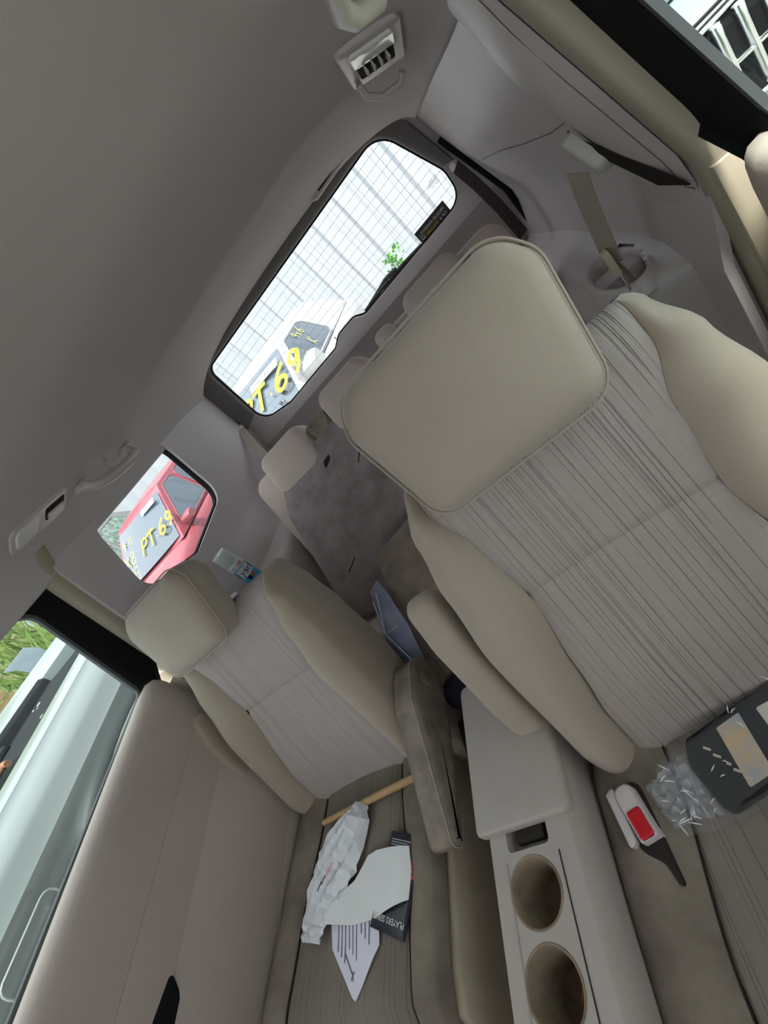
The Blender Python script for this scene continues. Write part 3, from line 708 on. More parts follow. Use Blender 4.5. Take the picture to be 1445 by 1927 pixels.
for s, nm in ((-1, 'trim_10'), (1, 'trim_11')):
    r, b = ledge(s, nm)
    # twin cup recess: a raised oval rim and two cups
    cx_ = XC+s*(hw(1.22, -.5)-.092); zr = -.490
    def oval(a_, b_, z_, n=40): return [(cx_+a_*math.cos(2*math.pi*k/n), 1.225+b_*math.sin(2*math.pi*k/n), z_) for k in range(n)]
    grid('cup_recess', [oval(.076, .156, zr-.035), oval(.068, .146, zr-.010), oval(.061, .138, zr), oval(.054, .130, zr-.001), oval(.049, .124, zr-.010), oval(.045, .118, zr-.050), oval(.042, .114, zr-.060)], M_TRIM, r, cu=True, smooth=70)
    grid('recess_floor', [oval(.043, .115, zr-.058), oval(.0001, .0001, zr-.058)], M_TRIM, r, cu=True, smooth=0)
    pillow('cup_divider', rpoly([(cx_-.05, 1.20), (cx_+.05, 1.20), (cx_+.05, 1.275), (cx_-.05, 1.275)], .012, 4), [(-.05, 0), (-.002, 0), (0, .003)], lambda u, v, w: (u, v, zr-.012+w), M_TRIM, r)
    # trim seams
    tube('trim_seam', [side(s, y, z, -.0008) for y, z in ((1.66, -.19), (1.70, -.20), (1.76, -.165), (1.82, -.07), (1.86, -.02))] if s < 0 else [side(s, y, z, -.0008) for y, z in ((1.12, -.17), (1.3, -.185), (1.5, -.18), (1.75, -.17), (1.95, -.165))], .0011, M_SEAM2, r, n=5)

# belt pillar cover on the right wall with belt, slot and latch tongue
r = thing('trim_12', side(1, 1.0, -.1), kind='structure')
def pil(y, z):   # bulging cover between y=.95 and 1.14
    c = (y-1.03)/.10
    return side(1, y, z, -.034*max(0, 1-c*c)*interp(z, [(-.40, .1), (-.30, .9), (-.05, 1), (.10, .35)])-.002)
zz = [.11, .08, .04, 0, -.05, -.1, -.15, -.2, -.25, -.3, -.35, -.40]
grid('pillar_cover', [[pil(y, z) for z in zz] for y in (.93, .945, .96, .98, 1.0, 1.03, 1.06, 1.08, 1.1, 1.115, 1.13)], M_TRIM, r, smooth=60)
tube('cover_seam', [pil(.952, z) for z in (.09, 0, -.1, -.2, -.3, -.36)], .0010, M_SEAM2, r, n=5)
tube('cover_seam', [side(1, y, -.36+(y-.95)*.15, -.006) for y in (.93, 1.0, 1.05)], .0010, M_SEAM2, r, n=5)
t = thing('seat_belt', (.24, 1.05, -.2), 'beige third row seat belt hanging on the right wall above the cup recess', 'seat belt')
pillow('belt_slot', rpoly([(1.065, -.155), (1.045, -.19), (.935, -.345), (.925, -.355), (.985, -.335), (1.075, -.215)], .010, 3), [(0, 0), (.003, .002)], lambda u, v, w: (lambda p: (p[0]-.006-w, p[1], p[2]))(pil(u, v)), M_SEAM, t)
pillow('guide_ring', rpoly([(1.075, -.168), (1.045, -.175), (1.02, -.245), (1.045, -.275), (1.07, -.235)], .012, 4), [(0, 0), (.014, 0), (.022, .004), (.024, .009)], lambda u, v, w: (lambda p: (p[0]-.006-w, p[1], p[2]))(pil(u, v)), M_LTPL, t)
belt_pts = [(.228, 1.062, -.235), (.222, 1.075, -.27), (.215, 1.09, -.33), (.208, 1.10, -.39), (.203, 1.105, -.43)]
tube('webbing', belt_pts, 0, M_BELT, t, flat=((-1, -.55, 0), .023, .0014))
tube('webbing', [(.203, 1.105, -.43), (.212, 1.11, -.475), (.222, 1.115, -.55), (.245, 1.11, -.64)], 0, M_BELT, t, flat=((-1, -.55, 0), .012, .0014))
pillow('latch_grip', rpoly([(-.014, -.032), (.014, -.032), (.018, .028), (-.010, .036)], .009, 4), [(-.007, 0), (.006, 0), (.010, .005)], lambda u, v, w: (.196-w*.8, 1.095-u*.9-w*.4, -.425+v), M_CREAM, t)
pillow('tongue', rpoly([(-.008, -.07), (.008, -.07), (.009, .0), (-.009, .0)], .003, 3), [(-.0015, 0), (.0015, 0)], lambda u, v, w: (.197-w, 1.098-u, -.455+v), M_CHROME, t)

# rear shoulder belts at both corners of the tailgate
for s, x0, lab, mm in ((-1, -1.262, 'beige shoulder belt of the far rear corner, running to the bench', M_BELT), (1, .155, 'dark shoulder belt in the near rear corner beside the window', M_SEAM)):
    t = thing('seat_belt', (x0, 2.05, -.11), lab, 'seat belt')
    lathe('anchor_cap', (x0, 2.05, -.115), [(.0, .012), (.013, .012), (.017, .006), (.017, 0)], M_LTPL if s < 0 else M_TRIM, t, n=18, axis=(-s*.55, -.8, .1))
    if s < 0: ps = [(x0+.004, 2.03, -.12), (x0+.03, 1.95, -.20), (x0+.07, 1.85, -.29), (x0+.11, 1.72, -.38)]
    else: ps = [(x0, 2.03, -.12), (x0+.012, 1.98, -.20), (x0+.02, 1.92, -.30), (x0+.02, 1.85, -.42)]
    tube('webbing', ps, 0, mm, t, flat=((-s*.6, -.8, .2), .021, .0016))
# black gap strips between tailgate and side trims
for s, nm in ((-1, 'trim_13'), (1, 'trim_14')):
    o = tube(nm, [side(s, 2.065, z, -.004) for z in (-.02, -.10, -.20, -.30, -.45, -.7)], .013, M_BLACK, n=8); setp(o, 'black rubber tailgate seal', kind='structure')

# ================================================================== SPRAY CAN in the left cup recess
cx_ = -1.285; cyy = 1.262
t = thing('spray_can', (cx_, cyy, -.51), 'blue disinfectant spray can with grey cap standing behind the far seat', 'spray can')
M_CANB = mat('blue_can_label', (0.05, 0.42, 0.66), 0.35, spec=0.5); M_CANW = mat('white_can_label', (0.78, 0.80, 0.80), 0.35, spec=0.5)
M_CAP = mat('pale_grey_cap', (0.66, 0.70, 0.71), 0.35, spec=0.5); M_NAVY = mat('navy_print', (0.01, 0.02, 0.16), 0.5); M_CRED = mat('red_print', (0.65, 0.02, 0.04), 0.5)
RB = .033
lathe('can_body', (cx_, cyy, -.515), [(.0, -.032), (.030, -.032), (RB, -.028), (RB, .160), (.031, .167), (.0, .168)], M_CANB, t, n=36)
lathe('label_band', (cx_, cyy, -.515), [(RB+.0003, .138), (RB+.0003, .159), (.0312, .167)], M_CANW, t, n=36, caps=False)
lathe('cap', (cx_, cyy, -.515), [(.0312, .167), (.0325, .171), (.0320, .220), (.030, .226), (.027, .226), (.026, .215), (.0, .214)], M_CAP, t, n=36, caps=False)
lathe('nozzle', (cx_, cyy, -.515), [(.0, .225), (.009, .225), (.010, .214)], M_CANW, t, n=16)
aim = math.atan2(-cyy, -cx_)      # the printed face turns to the seats in front
def can_wrap(nm, s, h, z, ang, m, slant=0.0, k=.0006):
    cu = bpy.data.curves.new('t', 'FONT'); cu.body = s; cu.size = 1.0; cu.align_x = 'CENTER'; cu.shear = slant; cu.offset = .01
    to = bpy.data.objects.new('t', cu); C.objects.link(to); dg = bpy.context.evaluated_depsgraph_get(); dg.update()
    me = bpy.data.meshes.new_from_object(to.evaluated_get(dg)); bpy.data.objects.remove(to)
    vs = []
    for p in me.vertices:
        a = ang + p.co.x*h/RB; vs.append((cx_+(RB+k)*math.cos(a), cyy+(RB+k)*math.sin(a), -.515+z+p.co.y*h))
    fs = [tuple(p.vertices) for p in me.polygons]; bpy.data.meshes.remove(me)
    return mesh_obj(nm, vs, fs, m, t, smooth=0)
def can_patch(nm, a0, a1, z0, z1, m, k=.0004):
    n = 12; rows = [[(cx_+(RB+k)*math.cos(a0+(a1-a0)*j/n), cyy+(RB+k)*math.sin(a0+(a1-a0)*j/n), -.515+z) for j in range(n+1)] for z in (z0, z1)]
    return grid(nm, rows, m, t)
can_patch('logo_panel', aim-.95, aim+.95, .093, .134, M_CANW)
can_wrap('logo_lettering', 'Lysol', .038, .102, aim, M_NAVY, .25, .0008)
can_wrap('claim_lettering', '100', .018, .1425, aim+.35, M_CRED, .1, .0008)
can_wrap('claim_lettering', 'KILLS', .0075, .151, aim-.55, M_NAVY, 0, .0008)
can_wrap('claim_lettering', 'DISINFECTANT', .005, .142, aim-.55, M_NAVY, 0, .0008)
can_patch('orange_tab', aim-.1, aim+.5, .077, .089, mat('orange_print', (.75, .12, .03), .5)); can_patch('navy_tab', aim-.5, aim-.05, .074, .091, M_NAVY)

# ================================================================== CEILING FITTINGS
def cz(x, y): return ceil_pt(y, (x-XC)/(hw(y, .10)-.005))[2]
# left lamp with vent slots (two plates in one moulding)
t = thing('reading_lamp', (-1.15, 1.0, cz(-1.15, 1.0)), 'pale rectangular reading lamp with a vent slot above the left quarter window', 'lamp')
def onc(x, y, w): return (x, y, cz(x, y)-w)
def plate(nm, x0, x1, y0, y1, w0, w1, rad, m, par, sub=0):
    return pillow(nm, rpoly([(x0, y0), (x1, y0), (x1, y1), (x0, y1)], rad, 5), [(w0, 0), (w1-.002, 0), (w1, .002)], lambda u, v, w: onc(u, v, w), m, par)
plate('housing', -1.185, -1.105, .80, 1.02, -.004, .006, .022, M_TRIM, t)
plate('lens', -1.172, -1.118, .815, .905, .004, .011, .014, M_LENS, t)
plate('vent_slot', -1.165, -1.125, .93, 1.005, .004, .0085, .004, M_SEAM, t)
plate('vent_flap', -1.160, -1.143, .935, 1.0, .006, .012, .003, M_TRIM, t)
# right lamp, its lens open and bulb contacts showing
t = thing('reading_lamp', (.075, 1.16, cz(.075, 1.16)), 'bright broken reading lamp with bare contacts above the right side wall', 'lamp')
plate('housing', .040, .148, 1.04, 1.28, -.004, .010, .012, M_TRIM, t)
plate('lens', .055, .132, 1.07, 1.14, .006, .016, .008, mat('bright_lamp_lens', (0.85, 0.88, 0.86), 0.08, spec=0.8), t)
plate('socket', .060, .130, 1.15, 1.235, .006, .0125, .006, M_SEAM, t)
for k in range(4): box('contact', onc(.072+.014*k, 1.175, .018), (.004, .05, .012), M_LTPL, t, bevel=.001)
tube('hook', [onc(.05, 1.24, .012), onc(.05, 1.25, .035), onc(.07, 1.262, .05), onc(.11, 1.262, .05), onc(.125, 1.25, .035)], .007, M_LTPL, t)
# grab handles
def handle(pts, label, rr, m):
    t = thing('grab_handle', pts[0], label, 'grab handle')
    tube('grip', pts, rr, m, t, n=12)
    for p in (pts[0], pts[-1]): box('mount', (p[0], p[1], cz(p[0], p[1])-.006), (.035, .05, .016), m, t, bevel=.005)
    return t
x = -1.14
h = handle([(x-.01, 1.085, cz(x-.01, 1.085)-.006), (x+.012, 1.095, cz(x, 1.1)-.038), (x+.018, 1.15, cz(x, 1.15)-.048), (x+.018, 1.25, cz(x, 1.25)-.048), (x+.012, 1.315, cz(x, 1.3)-.040), (x-.01, 1.325, cz(x-.01, 1.325)-.006)], 'grey grab handle with coat hook above the left quarter window', [.016, .015, .0145, .0145, .015, .016], M_TRIM)
box('coat_hook', (x+.01, 1.205, cz(x, 1.2)-.02), (.012, .02, .04), M_TRIM, h, bevel=.004)
box('mount_cover', (x+.012, 1.295, cz(x, 1.3)-.046), (.02, .022, .012), M_SEAM, h, bevel=.003)
handle([(.135, .34, cz(.135, .34)-.004), (.075, .36, .135), (.055, .42, .125), (.050, .60, .124), (.062, .67, .126), (.095, .735, .128), (.135, .83, cz(.135, .83)-.004)], 'pale grab handle at the top edge of the view above the right wall', [.010, .0105, .0105, .0105, .0105, .0105, .010], M_LTPL)
# pull handle / lamp on the tailgate header
t = thing('header_handle', rear(-.16, .19, -.05), 'oval grey pull cup on the tailgate header above the rear window', 'pull handle')
pillow('cup', rpoly([(-.275, .190), (-.255, .212), (-.07, .212), (-.045, .190), (-.07, .176), (-.25, .176)], .012, 4), [(0, 0), (.012, 0), (.016, .003), (.017, .007)], lambda u, v, w: (u, ry(v)-.045-w, v), M_TRIM, t)
pillow('slot', rpoly([(-.225, .186), (-.105, .186), (-.105, .197), (-.225, .197)], .004, 3), [(0, 0), (.0185, 0), (.019, .001)], lambda u, v, w: (u, ry(v)-.045-w, v), M_SEAM, t)
# ceiling/side seam lines
t = tube('trim_15', [side(-1, y, .112, -.003) for y in (.93, 1.05, 1.2, 1.4, 1.6, 1.8, 1.95)], .003, M_TRIM, n=6); setp(t, 'edge roll between headliner and left side trim', kind='structure')
t = tube('trim_16', [side(1, y, .112, -.003) for y in (.93, 1.05, 1.2, 1.4, 1.6, 1.8, 1.95)], .003, M_TRIM, n=6); setp(t, 'edge roll between headliner and right side trim', kind='structure')

# ================================================================== REAR WINDOW STICKERS, WIPER
def wpt(x, z, d=.006): return rear(x, z, d)
M_STK = mat('charcoal_sticker', (0.075, 0.072, 0.066), 0.6); M_STW = mat('white_print', (0.62, 0.62, 0.60), 0.6); M_STY = mat('gold_print', (0.62, 0.42, 0.05), 0.6)
t = thing('window_sticker', wpt(-.02, -.19), 'dark bumper sticker with mirrored lettering on the rear glass', 'sticker')
vdir = Vector(wpt(0, -.16))-Vector(wpt(0, -.224)); vdir.normalize()
def spt(u, v, w=0): return tuple(Vector(wpt(-.018, -.194))+Vector((u, 0, 0))+vdir*v+Vector((0, -w, 0)))
pillow('backing', rpoly([(-.077, -.030), (.077, -.030), (.077, .030), (-.077, .030)], .002, 2), [(-.0006, 0), (.0006, 0)], lambda u, v, w: spt(u, v, w), M_STK, t)
for s_, v_, m_, h_ in (('PROUD PARENT', .004, M_STW, .0165), ('OF A', -.016, M_STW, .0165)):
    text_part('lettering', s_, spt(.064, v_, .0008), (-1, 0, 0), vdir, h_, m_, t, lift=-.0004, bold=.015)
text_part('lettering', 'SOLDIER', spt(.020, -.016, .0008), (-1, 0, 0), vdir, .0165, M_STY, t, lift=-.0004, bold=.015)
pillow('emblem_frame', rpoly([(-.068, -.014), (-.050, -.014), (-.050, .010), (-.068, .010)], .001, 2), [(0, 0), (.0009, 0)], lambda u, v, w: spt(u, v, w), M_STW, t)
pillow('emblem_field', rpoly([(-.0665, -.0085), (-.0515, -.0085), (-.0515, .0085), (-.0665, .0085)], .001, 2), [(0, 0), (.0013, 0)], lambda u, v, w: spt(u, v, w), M_STK, t)
st = [(-.059+.0065*(1 if k % 2 == 0 else .42)*math.sin(math.pi*k/5), .0005+.0065*(1 if k % 2 == 0 else .42)*math.cos(math.pi*k/5)) for k in range(10)]
pillow('emblem_star', st, [(0, 0), (.0017, 0)], lambda u, v, w: spt(u, v, w), M_STY, t)
o = text_part('glass_marking', 'M2 AS3\nTEMPERED\nDOT 17', wpt(.095, -.09, .006), (-1, 0, 0), (0, -.25, .97), .011, mat('grey_etching', (.35, .37, .4), .8), None); setp(o, 'tiny grey etched marking near the right edge of the rear glass', 'glass marking')
o = handwriting('paint_scribble', 'Mc', (-1.065, ry(-.205)+.004, -.214), (1, 0, 0), (0, -.25, .97), .03, .0016, mat('maroon_paint', (.16, .01, .03), .6), None, lift=0); setp(o, 'small maroon scribble at the lower left corner of the rear glass', 'scribble')
t = thing('rear_wiper', (-.4, 2.19, -.235), 'black rear wiper resting along the bottom of the rear window', 'wiper')
tube('wiper_blade', [(-.46, 2.205, -.222), (-.35, 2.198, -.212), (-.2, 2.20, -.214), (-.10, 2.205, -.221)], .008, M_BLACK, t)
tube('wiper_arm', [(-.50, 2.235, -.245), (-.43, 2.22, -.222), (-.30, 2.205, -.20), (-.24, 2.200, -.204)], .010, M_BLACK, t)

# ================================================================== OUTSIDE: GROUND, METAL WALL, PARKED CARS
GT = .04                                              # the yard rises slightly away from the van
GN = Vector((.5*GT, -.85*GT, 1)).normalized()         # ground normal
def gz(x, y): return -1.62 + GT*(-.5*x+.85*y)
M_GROUND = mat('pale_gravel', (0.40, 0.385, 0.355), 0.95, 0.6, 3, (0.27, 0.26, 0.235), 0.6, 40, spec=0.1)
g = [(-40, -25), (30, -25), (30, 40), (-40, 40)]
o = mesh_obj('ground', [(x, y, gz(x, y)) for x, y in g], [(0, 1, 2, 3)], M_GROUND, smooth=0); setp(o, 'pale gravel ground of the car yard', kind='structure')

# white ribbed metal wall, sheet by sheet
M_RIB = mat('white_ribbed_steel', (0.42, 0.45, 0.49), 0.55, 0.15, 1.5, (0.37, 0.40, 0.44), spec=0.4)
WY = 9.6
t = thing('metal_wall', (-6, WY, gz(-6, WY)), 'tall white ribbed metal wall closing the yard behind the cars', 'wall')
ribp = [(0, 0), (.03, 0), (.10, -.10), (.20, -.10), (.27, 0), (.36, 0), (.37, -.015), (.39, -.015), (.40, 0), (.46, 0), (.47, -.015), (.49, -.015), (.50, 0), (.56, 0)]
sheet = None
for k in range(46):
    x0 = -19+.56*k
    if sheet is None:
        prof_ = [(u+x0, WY+d) for u, d in ribp]
        sheet = grid('metal_sheet', [[(a, b, z) for a, b in prof_] for z in (-1.6, 2.0, 2.004, 5.6)], M_RIB, t, smooth=20, at=(x0, WY, 0))
    else:
        c = sheet.copy(); C.objects.link(c); c.parent = t; c.location = sheet.location+Vector((.56*k, 0, 0))
M_LEAF = mat('weed_leaf', (0.10, 0.30, 0.06), 0.7, 0.5, 8, (0.05, 0.18, 0.03))

def make_car(name, base, head, paint, label, coupe=False, mk=1.0, L=4.4, Wd=1.78, H=1.46, hoodz=.92, roof=(.25, -1.05), wb=(1.05, -1.75), gl=None, cat='car', tilt=True):
    """base: ground point; head: nose direction. Returns (root, f) with f(local)->point"""
    hx = Vector((head[0], head[1], 0)).normalized(); n = GN if tilt else Vector((0, 0, 1))
    X = (hx - n*n.dot(hx)).normalized(); Y = n.cross(X); B = Vector(base)
    def f(x, y, z): return tuple(B+X*x+Y*y+n*z)
    r = thing(name, base, label, cat)
    w = Wd/2; lf, lr = L*.5, -L*.5
    def topz(x): return lerp(x, [(lr, .72), (lr+.12, .98), (wb[1], 1.0), (wb[0], .98), (lf-.25, hoodz-.06), (lf-.08, hoodz-.14), (lf, .60)])
    def wid(x): return w*lerp(x, [(lr, .86), (lr+.35, .97), (0, 1.0), (lf-.7, .98), (lf-.2, .90), (lf, .74)])
    rows = []
    for x in [lr, lr+.06, lr+.15, lr+.4, -1.4, -.7, 0, .7, 1.2, lf-.6, lf-.35, lf-.18, lf-.07, lf]:
        z, a = topz(x), wid(x); bo = .22
        half = [(0, z), (.45*a, z-.005), (.80*a, z-.025), (.93*a, z-.06), (.985*a, z-.13), (a, z-.30 if z > .8 else z-.2), (.985*a, .45), (.93*a, bo), (.5*a, bo-.02)]
        ring = half + [(-p[0], p[1]) for p in half[::-1]][:-1]
        rows.append([f(x, y, zz_) for y, zz_ in ring])
    body = grid('body', rows, paint, r, cu=True, caps=True, smooth=60)
    # greenhouse
    bw, rw = w*.90, w*.70
    xs_b = [wb[1], wb[1]+.35, -.4, .4, wb[0]]
    def gp(x, v, sgn):  # side glass surface; v 0 belt..1 roof edge
        return (x, sgn*(bw+(rw-bw)*v), .965+(H-.05-.965)*v)
    rr = []
    for k in range(15):
        u = k/14; xr = roof[1]+(roof[0]-roof[1])*u; xb = wb[1]+(wb[0]-wb[1])*u
        cr = H-.02+.03*math.sin(math.pi*u)
        ring = [(xb, -bw, .95), (xr+(xb-xr)*.35, -(rw+(bw-rw)*.35), .95+(H-1.0)*.68), (xr, -rw, H-.05), (xr, -rw*.8, cr-.012), (xr, -rw*.4, cr), (xr, 0, cr+.004), (xr, rw*.4, cr), (xr, rw*.8, cr-.012), (xr, rw, H-.05), (xr+(xb-xr)*.35, rw+(bw-rw)*.35, .95+(H-1.0)*.68), (xb, bw, .95)]
        rr.append([f(*p) for p in ring])
    grid('roof_and_pillars', rr, paint, r, caps=True, smooth=50)
    G = gl or M_CARGLASS
    def ws(u, v, sgn=1, lift=.012):   # windscreen u -1..1 across, v 0 bottom..1 top
        x = wb[0]+(roof[0]-wb[0])*v; hwid = (bw+(rw-bw)*v)*.93; z = .95+(H-.04-.95)*v
        nx, nz = (H-.99), (wb[0]-roof[0]); q = math.hypot(nx, nz)
        return f(x+nx/q*lift+.07*(1-u*u), u*hwid, z+nz/q*lift)
    grid('windscreen', [[ws(u, v) for u in np.linspace(-1, 1, 11)] for v in (.06, .3, .6, .90)], G, r)
    def bl(u, v, lift=.012):
        x = wb[1]+(roof[1]-wb[1])*v; hwid = (bw+(rw-bw)*v)*.90; z = .95+(H-.04-.95)*v
        return f(x-lift-.06*(1-u*u), u*hwid, z+lift*.6)
    grid('rear_window', [[bl(u, v) for u in np.linspace(-1, 1, 9)] for v in (.10, .5, .90)], G, r)
    for sgn in (-1, 1):
        for nm, (xa0, xa1, xt0, xt1) in ((('side_window', (-.62, wb[0]-.20, -.42, roof[0]-.02)),) if coupe else (('front_door_window', (-.22, wb[0]-.20, -.22, roof[0]-.02)), ('rear_door_window', (wb[1]+.32, -.30, roof[1]+.12, -.30)))):
            pl2 = rpoly([(xa0, .0), (xa1, .0), (xt1, .42), (xt0, .42)], [.03, .05, .10, .20 if coupe else .08], 5)
            def sp(u, v, wv, sgn=sgn):
                vv = .05+v/.42*.84; p = gp(u, vv, sgn); return f(p[0], p[1]+sgn*(.006+wv), p[2])
            pillow(nm, pl2, [(0, 0), (.006, .0), (.007, .002)], sp, G, r)
            tube('window_trim', [sp(u, v, .004) for u, v in inset2(pl2, -.008)], .012, paint if cat != 'van' else M_BLACK, r, n=5, closed=True)
        pillow('door_mirror', rpoly([(wb[0]-.42, .98), (wb[0]-.24, .98), (wb[0]-.22, 1.10), (wb[0]-.40, 1.13)], .04, 4), [(-.02, .01), (.0, 0), (.13*mk, .0), (.17*mk, .02)], lambda u, v, wv, sgn=sgn: f(wb[0]-.32+(u-wb[0]+.32)*mk, sgn*(bw+.03+wv), 1.05+(v-1.05)*mk), paint, r)
        box_c = f(-.55, sgn*(w-.0), .86)
        tube('door_handle', [f(-.66, sgn*(w*.985), .84), f(-.62, sgn*(w+.025), .845), f(-.50, sgn*(w+.025), .85), f(-.46, sgn*(w*.985), .85)], .012, paint, r, n=6)
        tube('door_gap', [f(-.28, sgn*(w*.99), .93), f(-.28, sgn*(w*1.002), .70), f(-.28, sgn*(w*.99), .35)], .006, M_SEAM, r, n=5)
        for xw in (lf-.85, lr+.85):
            lathe('wheel', f(xw, sgn*(w-.09), .32), [(.0, .10), (.18, .095), (.21, .11), (.30, .10), (.32, .04), (.32, -.06), (.0, -.06)], M_BLACK, r, n=24, axis=tuple(Y*sgn))
        pillow('headlight', rpoly([(.42*w, .60), (.80*w, .62), (.82*w, .74), (.55*w, .72)], .03, 3), [(0, 0), (.05, 0), (.06, .01)], lambda u, v, wv, sgn=sgn: f(lf-.14-.10*(u/w)**2+wv, sgn*u, v), M_LENS, r)
    return r, f, ws
M_CARGLASS = mat('car_window_glass', (0.075, 0.10, 0.13), 0.06, spec=0.8, coat=0.6)
M_WHITECAR = mat('white_car_paint', (0.40, 0.41, 0.42), 0.25, spec=0.5, coat=0.4)
M_REDCAR = mat('faded_red_paint', (0.25, 0.058, 0.078), 0.3, spec=0.5, coat=0.5)
M_SILVERCAR = mat('silver_paint', (0.26, 0.275, 0.28), 0.3, metal=0.3, spec=0.5, coat=0.3)
M_PALEY = mat('pale_yellow_pen', (0.42, 0.44, 0.14), 0.6)

def on_ws(ws, u, v): return Vector(ws(u, v, lift=.02))
# white car behind the rear window
bx, by = -2.575, 5.478
wc, fW, wsW = make_car('white_car', (bx, by, -1.40), (-.115, -.993), M_WHITECAR, 'white car seen through the rear window, yellow numbers on its windscreen', coupe=True, mk=1.35)
def ws_frame(ws):
    u = (on_ws(ws, .8, .4)-on_ws(ws, -.8, .4)).normalized(); v = (on_ws(ws, 0, .9)-on_ws(ws, 0, .1)); v = (v-u*u.dot(v)).normalized(); return u, v
def ws_text(nm, s_, ws, u0, v0, h, wd, m, par, **k):
    u, v = ws_frame(ws); return handwriting(nm, s_, on_ws(ws, u0, v0)+u.cross(v)*.002, u, v, h, wd, m, par, **k)
def ws_sticker(ws, u0, v0, wdt, hgt, num, par):
    u, v = ws_frame(ws); o = on_ws(ws, u0, v0)+u.cross(v)*.012; nn = u.cross(v)
    s_ = prism('number_sticker', [o, o+u*wdt, o+u*wdt+v*hgt, o+v*hgt], nn*.003, M_WHITEP, par, smooth=0)
    text_part('sticker_number', num, o+u*wdt*.05+v*hgt*.25+nn*.004, u, v, hgt*.80, M_SEAM, s_, lift=.001)
ws_sticker(wsW, .15, .66, .50, .10, '55897165', wc)
ws_text('windscreen_paint', 'PT.69', wsW, -.22, .30, .30, .026, M_PAINTY, wc, lift=.012)
def side_text(nm, s_, f, Wd, x, z, h, wd, m, par, H):
    bw, rw = Wd/2*.90, Wd/2*.70; yy = lambda zz_: bw+(rw-bw)*((zz_-.965)/(H-.05-.965))+.022
    o = Vector(f(x, yy(z), z)); u = Vector(f(x-1, yy(z), z))-o; v = (Vector(f(x, yy(z+.3), z+.3))-o).normalized()
    return handwriting(nm, s_, o, u.normalized(), v, h, wd, m, par, lift=.004)
side_text('side_paint', 'Ru-n', fW, 1.78, .62, 1.02, .15, .010, M_PALEY, wc, 1.46)
side_text('side_paint', '9x6', fW, 1.78, .05, 1.24, .11, .007, M_PALEY, wc, 1.46)
side_text('side_paint', 'KN', fW, 1.78, -.02, 1.06, .13, .007, M_PALEY, wc, 1.46)

# red car seen through the left quarter window
bx, by = -5.97, 5.97
rc, fR, wsR = make_car('red_car', (bx, by, -1.50), (.073, -.997), M_REDCAR, 'faded red car in the left quarter window, yellow PT.69 on its windscreen', H=1.68, roof=(.15, -1.25))
ws_sticker(wsR, .28, .78, .36, .085, '41105306', rc)
ws_text('windscreen_paint', 'PT.69', wsR, -.10, .28, .24, .018, M_PAINTY, rc, lift=.012)
ws_text('windscreen_paint', '9.18', wsR, -.86, .60, .14, .010, M_PALEY, rc, lift=.012)
ws_text('windscreen_paint', 'X8', wsR, -.88, .32, .20, .012, M_PALEY, rc, lift=.012)
ws_text('windscreen_paint', '$5', wsR, -.86, .05, .22, .012, M_PALEY, rc, lift=.012)

# stripped silver car behind the red one
bx, by = -9.3, 6.9
sc_, fS, wsS = make_car('wrecked_car', (bx, by, gz(bx, by)), (.0, -1), M_SILVERCAR, 'silver car with crazed windows behind the red car', H=1.80, gl=mat('crazed_green_glass', (.30, .40, .36), .35, .8, 14, (.05, .07, .06), .8, 30))

# ---- pickup truck standing alongside, seen through the left sliding door window
t = thing('pickup_truck', (-2.9, .9, gz(-2.9, .9)), 'silver white pickup bed with black ribbed liner parked alongside the far door', 'truck')
M_BED = mat('black_bed_liner', (0.010, 0.011, 0.013), 0.8, 0.3, 12, (0.02, .022, .025), spec=0.15)
def PT(x, y, z): return (x, y, z+.07*(min(y, 2.1)-1.41)*(1 if x > -3.3 else .3))
yl = [-3.2, -1.5, -.2, .3, .8, 1.3, 1.55, 1.75]
# near bed side: rail top and outer skin (x outwards to the van is +)
nside = [(-2.52, -.42), (-2.52, -.168), (-2.50, -.155), (-2.42, -.158), (-2.33, -.163), (-2.305, -.172), (-2.30, -.19), (-2.285, -.205), (-2.26, -.235), (-2.245, -.28), (-2.235, -.32), (-2.225, -.345), (-2.250, -.38), (-2.275, -.48), (-2.31, -.60), (-2.36, -.80), (-2.42, -.98)]
grid('bed_side', [[PT(x, y, z) for x, z in nside] for y in yl], M_SILVERCAR, t, smooth=35)
fside = [(-3.625, -.45), (-3.625, -.128), (-3.66, -.115), (-3.95, -.075), (-4.05, -.055), (-4.10, -.09), (-4.12, -.9)]
grid('bed_side', [[PT(x, y, z) for x, z in fside] for y in yl+[2.3]], M_SILVERCAR, t, smooth=35)
grid('rail_cap', [[PT(x, y, z) for x, z in ((-3.60, -.30), (-3.603, -.145), (-3.615, -.130), (-3.66, -.112))] for y in yl], M_BED, t, smooth=40)
bed = []
for k in range(44):
    x = -3.60+.0246*k; bed += [(x, -.222), (x+.012, -.222), (x+.0125, -.196), (x+.0235, -.196)]
bed = [(x, z) for x, z in bed if x < -2.52]
grid('ribbed_floor', [[PT(x, y, z) for x, z in bed] for y in (-3.1, 1.02)], M_BED, t, smooth=0)
grid('flat_floor', [[PT(x, y, z) for x in (-3.60, -2.52)] for y, z in ((1.02, -.225), (1.04, -.196), (1.72, -.180))], M_BED, t, smooth=0)
prism('wheel_box', [PT(-3.60, .95, -.23), PT(-3.42, 1.0, -.23), PT(-3.42, 1.25, -.20), PT(-3.60, 1.3, -.20)], (0, 0, .05), M_BED, t, bevel=.02)
prism('bed_front', [PT(-2.45, 1.70, -.22), PT(-3.62, 2.28, -.20), PT(-3.62, 2.28, -.7), PT(-2.45, 1.70, -.7)], (.01, .03, 0), M_SILVERCAR, t)
